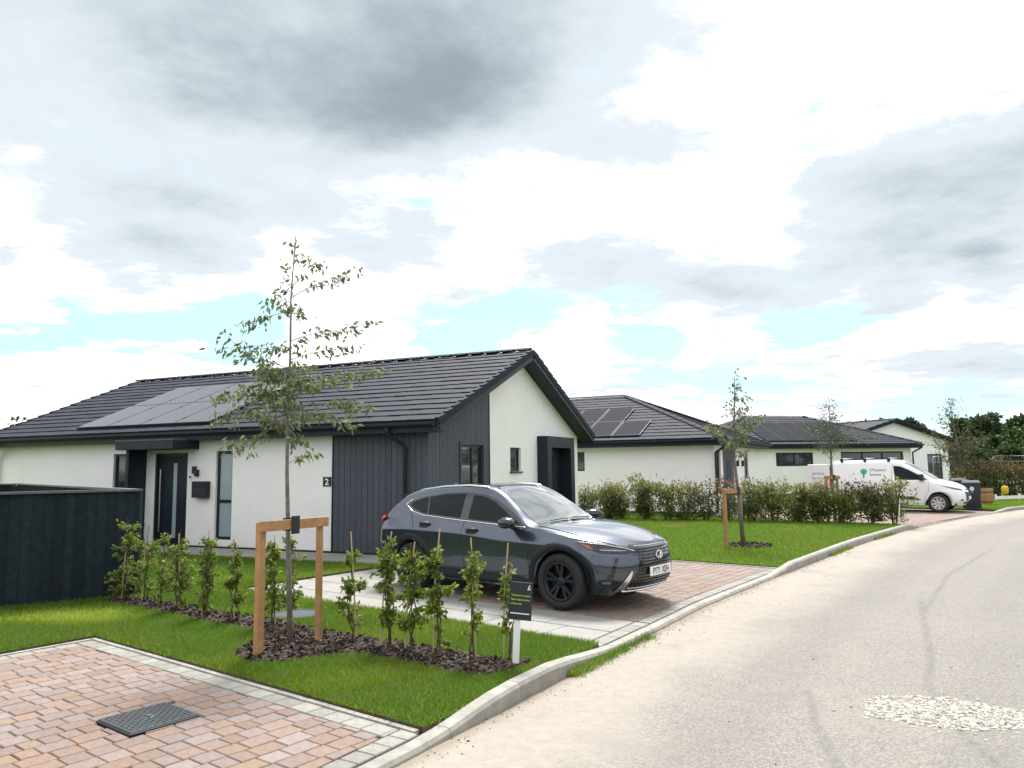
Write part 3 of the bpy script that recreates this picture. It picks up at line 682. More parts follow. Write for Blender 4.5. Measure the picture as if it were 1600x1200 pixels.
# windows
window(hA, Pf, -5.955, -5.458, .28, 2.256, trans=(1.13,), glass=M_frost, sill=False, fwid=.065)
window(hA, Pf, -9.29, -8.45, .75, 2.245, mull=(-8.87,))
Pg2 = lambda y, o, z: (-.36+o, y, z)
window(hA, Pg2, 1.66, 2.70, .62, 2.305, inset=.06, mull=(2.25,), sill=False)
fr = MB()
for a, b, c, d in [(1.60, 1.66, .6, 2.36), (2.70, 2.76, .6, 2.36), (1.66, 2.70, 2.305, 2.36)]:
    m = pbox(Pg2, a, b, -.06, .01, c, d); fr.add(m.v, m.f)
fr.build('window_surround', M_clad, hA)
window(hA, Pg, 4.30, 4.95, 1.70, 2.29)
# front door, canopy, side fin
d_ = pbox(Pf, -7.872, -6.822, -.10, -.045, .10, 2.235).build('front_door', M_anth, hA)
pbox(Pf, -7.30, -7.19, -.046, -.038, .28, 2.0).build('glass_strip', M_frost, d_)
MB().tube([(-7.66, .33, .42), (-7.66, .33, 1.86)], .016, 8).build('pull_handle', M_steel, d_)
for s_ in (.5, 1.75): MB().tube([(-7.66, .33, s_), (-7.66, .40, s_)], .010, 6).build('handle_bracket', M_steel, d_)
for a, b, c, d in [(-7.872, -7.80, .10, 2.235), (-6.894, -6.822, .10, 2.235), (-7.80, -6.894, 2.165, 2.235)]: pbox(Pf, a, b, -.045, -.02, c, d).build('door_frame', M_frame, d_)
box('porch_canopy', M_anth, hA, -8.30, -6.475, -.40, .348, 2.31, 2.525, .006)
box('canopy_trim', M_clad, hA, -8.305, -6.47, -.41, .348, 2.50, 2.54)
box('porch_fin', M_anth, hA, -8.25, -8.15, -.15, .348, .07, 2.308, .004)
# letterbox, lamp, bell, house number
lb = box('letterbox', M_black, hA, -6.52, -6.10, .20, .349, 1.21, 1.58, .008); box('flap', M_anth, lb, -6.50, -6.12, .193, .2, 1.43, 1.55)
lp = box('wall_lamp', M_black, hA, -6.60, -6.53, .26, .349, 1.75, 1.92, .006); box('wall_lamp_lower', M_black, lp, -6.525, -6.45, .25, .349, 1.69, 1.84, .006)
bl = box('doorbell', M_white, hA, -6.74, -6.685, .325, .349, 1.56, 1.71, .004); box('camera_face', M_black, bl, -6.735, -6.69, .318, .325, 1.65, 1.70)
pn = box('number_plate', M_black, hA, -2.94, -2.735, .332, .349, 1.46, 1.655, .003)
text_mesh('numeral', '2', .185, M_white, pn, (-2.838, .3295, 1.492), (1, 0, 0), (0, 0, 1), 'CENTER', 1.15, .004)
# portal round the side entrance
for a, b, c, d, nm in [(6.04, 6.34, .06, 2.62, 'portal_jamb'), (7.85, 8.15, .06, 2.62, 'portal_jamb'), (6.34, 7.85, 2.32, 2.62, 'portal_head')]:
    pbox(Pg, a, b, -.10, .30, c, d).build(nm, M_anth, hA)
sd_ = pbox(Pg, 6.34, 7.85, -.10, -.05, .10, 2.32).build('side_door', M_anth, hA)
pbox(Pg, 6.42, 6.82, -.05, -.042, .25, 2.22).build('pane', M_glass, sd_)
pbox(Pg, 7.08, 7.55, -.05, -.042, .9, 2.1).build('pane', M_glass, sd_)
pbox(Pg, 6.95, 7.0, -.05, -.02, .10, 2.32).build('door_post', M_frame, sd_)
# roof: decks, tile courses, verge, fascia, soffit, gutter, downpipes
rf = MB()
rf.add([(0, 0, EZ-.005), (-Lg, 0, EZ-.005), (-Lg, Wd/2, EZ+RISE-.005), (0, Wd/2, EZ+RISE-.005), (0, Wd, EZ-.005), (-Lg, Wd, EZ-.005)], [(0, 1, 2, 3)][::-1]+[(3, 2, 5, 4)])
deck = rf.build('roof', M_tile, hA)
Sv = np.array([0, cs, sn]); Nv = np.array([0, -sn, cs]); Sb = np.array([0, -cs, sn]); Nb = np.array([0, sn, cs])
courses(deck, (0, 0, EZ), (1, 0, 0), Sv, Nv, sl, lambda s: -Lg, lambda s: 0)
courses(deck, (0, Wd, EZ), (-1, 0, 0), Sb, Nb, sl, lambda s: 0, lambda s: Lg, gauge=.69)
ridge(deck, (-Lg, Wd/2, EZ+RISE+.055), (.02, Wd/2, EZ+RISE+.055))
solar(deck, (0, 0, EZ), (1, 0, 0), Sv, Nv, [(-10.62+i*1.125, -10.62+i*1.125+1.12, .34+j*1.70, .34+j*1.70+1.695) for i in range(4) for j in range(2)])
for sgn, S_, O_ in ((1, Sv, 0), (-1, Sb, Wd)):
    n = 15
    for xv, q in ((0, 1), (-Lg, -1)):
        for i in range(n):            # dry-verge units
            s0, s1 = sl*i/n, sl*(i+1)/n-.008; Nn = Nv if sgn == 1 else Nb; O = np.array([xv, O_, EZ])
            v = []
            for s_, lift in ((s0, .062), (s1, .03)):
                for dx, dn in ((-.05*q, lift), (.045*q, lift), (.045*q, -.12+lift*.3), (.03*q, -.12+lift*.3)):
                    v.append(O+np.array([dx, 0, 0])+S_*s_+Nn*dn)
            mesh('verge_tile', v, [(0, 1, 5, 4), (1, 2, 6, 5), (2, 3, 7, 6), (0, 3, 2, 1), (4, 5, 6, 7)], M_tile, deck)
        # bargeboard and verge soffit
        O = np.array([xv, O_, EZ]); Nn = Nv if sgn == 1 else Nb
        def bar(x_a, x_b, n0, n1, nm, m):
            v = [O+np.array([x_, 0, 0])+S_*s_+Nn*d for s_ in (0, sl-.0) for x_ in (x_a*q, x_b*q) for d in (n0, n1)]
            mesh(nm, v, [(0, 1, 3, 2), (4, 6, 7, 5), (0, 4, 5, 1), (2, 3, 7, 6), (0, 2, 6, 4), (1, 5, 7, 3)], m, deck)
        bar(.0, .028, -.21, -.008, 'bargeboard', M_anth); bar(-.415, -.002, -.17, -.13, 'verge_soffit', M_anth)
box('fascia', M_anth, deck, -Lg+.01, .026, .0, .028, EZ-.22, EZ-.012); box('soffit', M_anth, deck, -Lg+.01, -.0, .03, .345, EZ-.215, EZ-.19)
box('fascia', M_anth, deck, -Lg+.01, .026, Wd-.028, Wd, EZ-.22, EZ-.012)
gutter(deck, -Lg, -.03, -.065, EZ-.05)
MB().tube([(-1.10, -.065, EZ-.09), (-1.10, -.065, EZ-.18), (-1.05, .0, EZ-.30), (-.92, .24, EZ-.44), (-.89, .27, EZ-.52), (-.89, .27, .12)], .036, 10).build('downpipe', M_anth, hA, True)
for z in (.9, 2.14): MB().tube([(-.89, .27, z), (-.89, .27, z+.05)], .046, 10).build('pipe_clip', M_anth, hA)
MB().tube([(-13.25, -.065, EZ-.09), (-13.25, -.065, EZ-.18), (-13.4, .0, EZ-.30), (-13.6, .24, EZ-.42), (-13.62, .27, EZ-.52), (-13.62, .27, .12)], .036, 10).build('downpipe', M_anth, hA, True)
# slab path along the front
pt = tag(empty('path', (-1.4417, 14.3877, 0), -YAW), kind='structure')
for i in range(16):
    for j in range(2): MB().box(-10.0+i*.605, -10.0+i*.605+.6, -.86+j*.595, -.86+j*.595+.59, -.02, .10+random.uniform(-.001, .001), .004).build('slab', M_slab, pt)
for i in range(9): MB().box(-.39, .55, -.3+i*.605, -.3+i*.605+.6, -.02, .075, .004).build('slab', M_slab, pt)

# ------------------------------------------------------------------ hipped bungalows behind
def hip_house(loc, yaw, wx, dy, ez, label, holes, solar_r=None, side_fn=None, gauge=.36, base=.05, pitch=.4, gsp=.45):
    """local x runs right along the front (0 = right corner, negative left), y back"""
    h = empty('bungalow', loc, -yaw, label, 'house')
    oh = .45; zr = ez+pitch*dy/2; hl_ = dy/2; slp = math.hypot(hl_, hl_*pitch); c_, s_ = hl_/slp, hl_*pitch/slp
    PF = lambda x, o, z: (x, oh-o, z); PR = lambda y, o, z: (-oh+o, y, z)
    wall_holes('wall', -wx+oh, -oh, base, ez-.12, holes, h, M_render, PF)
    side = side_fn(h, PR) if side_fn else []
    wall_holes('wall', oh, dy-oh, base, ez-.12, side, h, M_render, PR)
    MB().add([(-wx+oh, oh, base), (-wx+oh, dy-oh, base), (-wx+oh, dy-oh, ez-.12), (-wx+oh, oh, ez-.12), (-oh, dy-oh, base), (-oh, dy-oh, ez-.12)], [(0, 3, 2, 1), (1, 2, 5, 4)]).build('rear_wall', M_render, h)
    box('plinth', M_black, h, -wx+oh+.01, -oh-.01, oh-.02, oh+.01, -.03, base+.09)
    deck = MB().add([(0, 0, ez), (-wx, 0, ez), (-wx, dy, ez), (0, dy, ez), (-hl_, hl_, zr), (-wx+hl_, hl_, zr)], [(0, 4, 5, 1), (1, 5, 2), (2, 5, 4, 3), (3, 4, 0)]).build('roof', M_tile, h)
    f_ = (hl_)/slp
    courses(deck, (0, 0, ez), (1, 0, 0), (0, c_, s_), (0, -s_, c_), slp, lambda s: -wx+s*f_, lambda s: -s*f_, gauge)
    courses(deck, (0, 0, ez), (0, 1, 0), (-c_, 0, s_), (s_, 0, c_), slp, lambda s: s*f_, lambda s: dy-s*f_, gauge)
    courses(deck, (-wx, dy, ez), (0, -1, 0), (c_, 0, s_), (-s_, 0, c_), slp, lambda s: s*f_, lambda s: dy-s*f_, gauge)
    up_ = Vector((0, 0, .06))
    ridge(deck, Vector((-wx+hl_, hl_, zr))+up_, Vector((-hl_, hl_, zr))+up_)
    for e, a in (((0, 0, ez), (-hl_, hl_, zr)), ((0, dy, ez), (-hl_, hl_, zr)), ((-wx, 0, ez), (-wx+hl_, hl_, zr))):
        ridge(deck, Vector(e)+up_*.7, Vector(a)+up_, name='hip_tile')
    box('fascia', M_anth, deck, -wx, .0, .0, .028, ez-.24, ez-.012); box('soffit', M_anth, deck, -wx+.03, -.03, .03, oh+.05, ez-.235, ez-.20)
    box('fascia', M_anth, deck, -.028, -.0005, .03, dy, ez-.239, ez-.013); box('soffit', M_anth, deck, -oh-.05, -.03, oh+.06, dy, ez-.234, ez-.201)
    gutter(deck, -wx, .04, -.065, ez-.055)
    g2 = gutter(deck, 0, dy, -.065, ez-.056); g2.rotation_euler = (0, 0, math.pi/2); g2.location = (-.0, 0, 0)
    if solar_r: solar(deck, (0, 0, ez), (1, 0, 0), (0, c_, s_), (0, -s_, c_), solar_r, M_solar2)
    MB().tube([(.03, .12, ez-.09), (.03, .12, ez-.22), (-.15, .3, ez-.36), (-oh+.07, oh-.07, ez-.50), (-oh+.07, oh-.07, ez-.62), (-oh+.07, oh-.07, .1)], .045, 8).build('downpipe', M_black, h, True)
    return h, PF, PR
# bungalow B
holesB = [(-6.15, -5.35, 1.62, 2.34)]
def sideB(h, PR):
    window(h, PR, .75, 1.5, .9, 2.3); window(h, PR, 6.2, 7.2, 1.25, 2.25)
    d = pbox(PR, 1.9, 4.0, -.08, -.02, .06, 2.4).build('front_door', M_clad, h); pbox(PR, 2.65, 3.4, -.02, -.01, .3, 2.0).build('door_glass', M_anth, d)
    for y in (4.5, 5.6): lp = pbox(PR, y, y+.14, 0.002, .09, 1.72, 1.95).build('wall_lamp', M_black, h)
    return [(.75, 1.5, .9, 2.3), (6.2, 7.2, 1.25, 2.25), (1.9, 4.0, .06, 2.4)]
hB, PFB, PRB = hip_house((7.30, 26.1, 0), rad(27), 13.5, 10.6, 2.72, 'white bungalow with hipped slate roof and solar panels standing behind the shrub hedge', holesB, 
    [(x+1.15, x+2.25, a, b) for x, a, b in ((-7.6, .35, 2.0), (-7.6, 2.03, 3.7), (-6.47, .35, 2.0), (-6.47, 2.03, 3.7), (-5.34, .35, 2.0), (-8.73, .35, 2.0), (-8.73, 2.03, 3.7))], sideB)
window(hB, PFB, *[-6.15, -5.35, 1.62, 2.34], sill=False)
# bungalow C
holesC = [(-9.05, -6.75, 1.65, 2.40), (-5.0, -.95, 1.0, 2.42)]
hC, PFC, PRC = hip_house((23.5, 43.3, 0), rad(-12), 13.2, 9.0, 2.84, 'white bungalow with hipped slate roof and long dark window behind the white van', holesC,
    [(-9.6+i*1.14, -9.6+i*1.14+1.12, .4+j*1.6, .4+j*1.6+1.58) for i in range(5) for j in range(2)])
window(hC, PFC, *holesC[0], mull=(-7.9,), sill=False, fwid=.09); window(hC, PFC, *holesC[1], mull=(-3.6, -2.3), sill=False, fwid=.09)
# bungalow D: gable end seen past C
hD = empty('bungalow', (29.4, 50.2, 0), rad(20), 'far white bungalow with low slate gable partly hidden by a birch tree', 'house')
gw, ge, gr = 10.0, 3.2, 1.35
PD = lambda x, o, z: (x, .3-o, z)
wall_holes('wall', -gw+.3, -.3, .0, ge-.1, [(-2.2, -.9, .6, 2.3)], hD, M_render, PD)
window(hD, PD, -2.2, -.9, .6, 2.3, mull=(-1.3,), sill=False, fwid=.08)
MB().add([PD(-gw+.3, 0, ge-.1), PD(-.3, 0, ge-.1), PD(-.3, 0, ge), PD(-gw/2, 0, ge+gr-.1), PD(-gw+.3, 0, ge)], [(0, 1, 2, 3, 4)]).build('gable_wall', M_render, hD)
MB().add([(-.3, .3, 0), (-.3, 12, 0), (-.3, 12, ge), (-.3, .3, ge)], [(0, 1, 2, 3)]).build('side_wall', M_render, hD)
dk = MB()
for q, a in ((1, 0), (-1, -gw)):
    v = [(a, -.1, ge), (-gw/2, -.1, ge+gr), (-gw/2, 12.3, ge+gr), (a, 12.3, ge), (a, -.1, ge-.16), (-gw/2, -.1, ge+gr-.18), (-gw/2, 12.3, ge+gr-.16), (a, 12.3, ge-.16)]
    dk.add(v, [(0, 1, 2, 3), (0, 4, 5, 1), (4, 7, 6, 5), (0, 3, 7, 4)])
dkr = dk.build('roof', M_tile, hD); ridge(dkr, (-gw/2, -.12, ge+gr+.03), (-gw/2, 12.3, ge+gr+.03))
for i in range(9):
    for q in (1, -1):
        a, b = i/9, (i+.94)/9; x = lambda t: (-gw/2+q*gw/2*(1-t)); z = lambda t: ge+gr*t
        v = [(x(a), -.15, z(a)+.07), (x(b), -.15, z(b)+.05), (x(b), .1, z(b)+.05), (x(a), .1, z(a)+.07), (x(a), -.15, z(a)-.1), (x(b), -.15, z(b)-.12)]
        mesh('verge_tile', v, [(0, 1, 2, 3), (0, 4, 5, 1), (0, 3, 4), (1, 5, 2)], M_tile, dkr)

# ------------------------------------------------------------------ garden fence enclosure on the left
fe = empty('garden_fence', (-5.36, 10.85, .05), 0, 'blackish close-board fence with flat grey capping at the left edge', 'fence')
def fence_run(p0, p1, first=True, bw=.125, h=1.49, face=1):
    p0, p1 = np.array(p0), np.array(p1); d = p1-p0; ln = np.linalg.norm(d); d /= ln; n = np.array([-d[1], d[0]])*face; k = int(ln/bw)
    R = lambda s_, o, z: (*(p0+d*s_+n*o), z)
    for i in range(k):
        a, b = ln*i/k+.004, ln*(i+1)/k+.012; o = .012 if i % 2 else .0; w_ = random.uniform(-.002, .002)
        m = MB(); v = [R(a, o, 0), R(b, o, 0), R(b, o-.018, 0), R(a, o-.018, 0), R(a, o+w_, h), R(b, o-w_, h), R(b, o-.018, h), R(a, o-.018, h)]
        m.add(v, [(4, 5, 6, 7), (0, 1, 5, 4), (1, 2, 6, 5), (2, 3, 7, 6), (3, 0, 4, 7)]); m.build('board', M_fence, fe)
    v = [R(s_, o, z) for z in (h+.002, h+.034) for s_, o in ((-.02, -.065), (ln+.03, -.065), (ln+.03, .06), (-.02, .06))]
    mesh('capping', v, [(3, 2, 1, 0), (4, 5, 6, 7), (0, 1, 5, 4), (1, 2, 6, 5), (2, 3, 7, 6), (3, 0, 4, 7)], M_fcap, fe)
    for z in (.35, 1.15):
        v = [R(s_, o, q) for q in (z, z+.08) for s_, o in ((0, -.06), (ln, -.06), (ln, -.02), (0, -.02))]
        mesh('rail', v, [(3, 2, 1, 0), (4, 5, 6, 7), (0, 1, 5, 4), (1, 2, 6, 5), (2, 3, 7, 6), (3, 0, 4, 7)], M_fence, fe)
fence_run((0, 0), (-3.1, -2.15), face=1); fence_run((-.03, .06), (-6.7, 7.6), face=-1, h=1.486); fence_run((-6.75, 7.62), (-11.5, 4.3), face=1, h=1.482)
box('post', M_fence, fe, -6.82, -6.62, 7.5, 7.7, -.05, 1.47)
box('post', M_fence, fe, -.05, .04, -.02, .07, -.05, 1.47)

# ------------------------------------------------------------------ vehicles: lofted shells with projected panels
def pch(pts):
    X = np.array([p[0] for p in pts], float); Y = np.array([p[1] for p in pts], float); o = np.argsort(X); X, Y = X[o], Y[o]
    h = np.diff(X); d = np.diff(Y)/h; m = np.zeros(len(X)); m[0], m[-1] = d[0], d[-1]
    for i in range(1, len(X)-1): m[i] = 0 if d[i-1]*d[i] <= 0 else 2*d[i-1]*d[i]/(d[i-1]+d[i])*.5+.25*(d[i-1]+d[i])
    def f(x):
        x = np.clip(np.asarray(x, float), X[0], X[-1]); k = np.clip(np.searchsorted(X, x)-1, 0, len(h)-1); t = (x-X[k])/h[k]
        return (2*t**3-3*t*t+1)*Y[k]+(t**3-2*t*t+t)*h[k]*m[k]+(-2*t**3+3*t*t)*Y[k+1]+(t**3-t*t)*h[k]*m[k+1]
    return f
def shell(rows, arches, nx=230, sub=9, sharp=()):
    """rows bottom->top: dict(xr, xf, rr, rf, e, Y, Z); returns verts grid for one side (y>=0) [rows*sub, nx]"""
    t = np.linspace(0, 1, nx); tau = .55*(1-np.cos(np.pi*t))/2+.45*t; ctl = []
    for r in rows:
        x = r['xr']+(r['xf']-r['xr'])*tau; y = pch(r['Y'])(x); z = pch(r['Z'])(x); e = r.get('e', 2.6)
        kf = np.clip((x-(r['xf']-r['rf']))/r['rf'], 0, 1); kr = np.clip(((r['xr']+r['rr'])-x)/r['rr'], 0, 1)
        y = y*(1-kf**e)**(1/e)*(1-kr**e)**(1/e); ctl.append(np.stack([x, y, z], 1))
    ctl = np.array(ctl)
    for ax, az_, ar in arches:
        dx = ctl[0, :, 0]-ax; ins = np.abs(dx) < ar; zt_ = az_+np.sqrt(np.maximum(ar*ar-dx*dx, 0)); ctl[0, ins, 2] = np.maximum(ctl[0, ins, 2], zt_[ins])
    for i in range(1, len(ctl)): ctl[i, :, 2] = np.where(ctl[i, :, 2] < ctl[i-1, :, 2]+.012, np.minimum(ctl[i-1, :, 2]+.012, np.maximum(ctl[i, :, 2], ctl[i-1, :, 2]+.012)), ctl[i, :, 2]) if i < len(ctl)-3 else ctl[i, :, 2]
    n = len(ctl); out = []
    for i in range(n-1):
        p1, p2 = ctl[i], ctl[i+1]; p0 = ctl[i-1] if i else 2*p1-p2
        if i+2 < n: p3 = ctl[i+2]
        else: p3 = ctl[i]*np.array([1, -1, 1])
        m1 = (p2-p1) if i in sharp else (p2-p0)/2; m2 = (p2-p1) if (i+1) in sharp else (p3-p1)/2
        for k in range(sub):
            u_ = k/sub; out.append((2*u_**3-3*u_*u_+1)*p1+(u_**3-2*u_*u_+u_)*m1+(-2*u_**3+3*u_*u_)*p2+(u_**3-u_*u_)*m2)
    out.append(ctl[-1]); return np.array(out)
class Vehicle:
    def __init__(s, root): s.root = root
    def body(s, G, m, name='body'):
        R, C = G.shape[:2]; idx = np.arange(R*C).reshape(R, C)
        f1 = np.stack([idx[:-1, :-1], idx[:-1, 1:], idx[1:, 1:], idx[1:, :-1]], -1).reshape(-1, 4)
        v = np.concatenate([G.reshape(-1, 3)*[1, -1, 1], G.reshape(-1, 3)]); f = np.concatenate([f1, f1[:, ::-1]+R*C])
        bm = bmesh.new(); bv = [bm.verts.new(q) for q in v]; bm.verts.ensure_lookup_table()
        for q in f:
            try: bm.faces.new([bv[i] for i in q])
            except ValueError: pass
        bmesh.ops.remove_doubles(bm, verts=bm.verts, dist=.0008); bmesh.ops.dissolve_degenerate(bm, dist=.0002, edges=bm.edges)
        bmesh.ops.recalc_face_normals(bm, faces=bm.faces); me = bpy.data.meshes.new(name); bm.to_mesh(me); bm.free()
        me.polygons.foreach_set('use_smooth', [True]*len(me.polygons)); me.materials.append(m)
        s.b = link(bpy.data.objects.new(name, me), s.root)
        s.bvh = BVHTree.FromPolygons([q.co[:] for q in me.vertices], [tuple(p.vertices) for p in me.polygons]); return s.b
    def hit(s, P, d, off):
        d = Vector(d).normalized(); P = Vector(P); r = s.bvh.ray_cast(P-d*6, d)
        if r[0] is None: r = s.bvh.find_nearest(P)
        n = r[1] if r[1].dot(d) < 0 else -r[1]; return r[0]+n*off
    def panel(s, name, pts, d, m, off=.004, h=.04, parent=None, holes=()):
        d = Vector(d).normalized(); a = Vector((0, 0, 1)) if abs(d.z) < .8 else Vector((1, 0, 0)); e1 = d.cross(a).normalized(); e2 = e1.cross(d).normalized()
        Q = [(Vector(p).dot(e1), Vector(p).dot(e2)) for p in pts]
        if area(Q) < 0: Q = Q[::-1]
        x0, x1 = min(q[0] for q in Q), max(q[0] for q in Q); y0, y1 = min(q[1] for q in Q), max(q[1] for q in Q)
        vd, vs, fs = {}, [], []
        nx, ny = max(1, math.ceil((x1-x0)/h)), max(1, math.ceil((y1-y0)/h))
        for i in range(nx):
            col_ = clip(clip(Q, (x0+i*h, 0), (-1, 0)), (x0+(i+1)*h, 0), (1, 0))
            if len(col_) < 3: continue
            for j in range(ny):
                c = clip(clip(col_, (0, y0+j*h), (0, -1)), (0, y0+(j+1)*h), (0, 1))
                if len(c) < 3 or abs(area(c)) < 1e-7: continue
                ids = []
                for p in c:
                    k = (round(p[0], 5), round(p[1], 5))
                    if k not in vd: vd[k] = len(vs); vs.append(s.hit(e1*p[0]+e2*p[1], d, off)[:])
                    if not ids or vd[k] not in ids: ids.append(vd[k])
                if len(ids) > 2: fs.append(tuple(ids))
        o = mesh(name, vs, fs, m, parent or s.root, True)
        if o.data.polygons and o.data.polygons[len(fs)//2].normal.dot(d) > 0: o.data.flip_normals()
        return o
    def seam(s, name, pts, d, r, m, off=.001, step=.04, parent=None, n=6, closed=False):
        P = [Vector(p) for p in pts]; Q = []
        if closed: P = P+[P[0]]
        for a, b in zip(P[:-1], P[1:]):
            k = max(1, int((b-a).length/step)); Q += [a+(b-a)*(i/k) for i in range(k)]
        Q.append(P[-1]); return MB().tube([s.hit(q, d, off) for q in Q], r, n).build(name, m, parent or s.root, True)
    def ring(s, name, cx, cz, r0, r1, a0, a1, side, m, off=.012, n=40):
        v, f = [], []
        for i in range(n+1):
            a = rad(a0+(a1-a0)*i/n)
            for r, o in ((r0-.02, -.05), (r0, off), ((r0+r1)/2, off+.006), (r1-.006, off), (r1, -.004)):
                p = (cx+r*math.cos(a), 0, cz+r*math.sin(a)); q = s.hit((p[0], side*.9, max(p[2], .27)), (0, -side, 0), 0)
                if abs(q[1]) < .6: q = Vector((p[0], side*.84, p[2]))
                v.append((p[0], q[1]+side*o, p[2]))
        for i in range(n):
            for j in range(4): f.append((5*i+j, 5*i+j+1, 5*i+6+j, 5*i+5+j) if side > 0 else (5*i+5+j, 5*i+6+j, 5*i+j+1, 5*i+j))
        return mesh(name, v, f, m, s.root, True)
M_tyre = mat('tyre_rubber', (.018, .018, .02), .8, bump=.1)
M_rimd = mat('dark_alloy', (.028, .032, .04), .35, metal=.7)
M_chrome = mat('chrome_trim', (.75, .77, .8), .12, metal=1.)
M_cargl = mat('car_glass', (.005, .011, .014), .02, spec=.16)
M_wscr = mat('windscreen_glass', (.03, .045, .045), .03, spec=1., coat=1.); M_wscr.node_tree.nodes['Principled BSDF'].inputs['Coat IOR'].default_value = 2.1
M_gloss = mat('gloss_black', (.008, .009, .012), .12, coat=.5)
M_trim = mat('grey_black_cladding', (.014, .018, .024), .6, spec=.3)
M_lens = mat('headlamp_lens', (.10, .12, .14), .25, spec=.5)
M_red = mat('red_lens', (.62, .015, .03), .3, spec=.3)
M_plate = mat('plate_white', (.80, .80, .78), .35)
M_ink = mat('plate_black', (.01, .01, .01), .5)
def wheel(root, x, y, z, r, wd, side, style):
    w_ = empty('wheel', (x, y, z)); w_.parent = root; w_.rotation_euler = (0, 0, 0 if side < 0 else math.pi)   # outer face towards local -y
    hw = wd/2; rr = r*.69
    MB().lathe([(rr, hw), (r*.93, hw), (r*.985, hw*.8), (r, hw*.5), (r, -hw*.5), (r*.985, -hw*.8), (r*.93, -hw), (r*.80, -hw-.004), (rr+.004, -hw+.012), (rr, -hw+.03)], 48).build('tyre', M_tyre, w_, True)
    m = M_rimd if style == 'dark' else mat('silver_wheel_trim', (.5, .5, .5), .4, metal=.5)
    rim = MB().lathe([(rr, hw), (rr, -hw+.01), (rr-.012, -hw+.006), (rr-.028, -hw+.014), (rr-.034, -hw+.06), (rr-.06, hw*.3)], 48).build('rim', m, w_, True)
    MB().lathe([(rr-.04, .0), (.07, .01), (.0, .012)], 32).build('brake_disc', M_black, rim)
    sp = MB()
    if style == 'dark':
        for k in range(5):
            for q in (-1, 1):
                a = 2*math.pi*k/5+math.pi/2+q*.20; b = 2*math.pi*k/5+math.pi/2+q*.11
                P = []
                for rad_, ang, w2, yy in ((.045, b, .016, -hw+.045), (rr-.03, a, .020, -hw+.018)):
                    cx, cz = rad_*math.cos(ang), rad_*math.sin(ang); tx, tz = -math.sin(ang)*w2, math.cos(ang)*w2
                    P += [(cx-tx, yy, cz-tz), (cx+tx, yy, cz+tz), (cx+tx*1.3, yy+.05, cz+tz*1.3), (cx-tx*1.3, yy+.05, cz-tz*1.3)]
                sp.add(P, [(0, 1, 5, 4), (1, 2, 6, 5), (3, 0, 4, 7)])
    else:
        for k in range(8):
            a = 2*math.pi*k/8+.2; P = []
            for rad_, w2, yy in ((.05, .03, -hw+.03), (rr-.03, .042, -hw+.01)):
                cx, cz = rad_*math.cos(a), rad_*math.sin(a); tx, tz = -math.sin(a)*w2, math.cos(a)*w2
                P += [(cx-tx, yy, cz-tz), (cx+tx, yy, cz+tz), (cx+tx, yy+.03, cz+tz), (cx-tx, yy+.03, cz-tz)]
            sp.add(P, [(0, 1, 5, 4), (1, 2, 6, 5), (3, 0, 4, 7)])
    sp.build('spokes', m, rim)
    MB().lathe([(.0, -hw+.02), (.03, -hw+.022), (.055, -hw+.03), (.062, -hw+.06)], 24).build('hub_cap', m, rim, True)
    nuts = MB()
    for k in range(5):
        a = 2*math.pi*k/5; nuts.lathe([(.0, -hw+.03), (.009, -hw+.031), (.009, -hw+.05)], 8, c=(.05*math.cos(a), 0, .05*math.sin(a)))
    nuts.build('wheel_nuts', M_steel, rim)

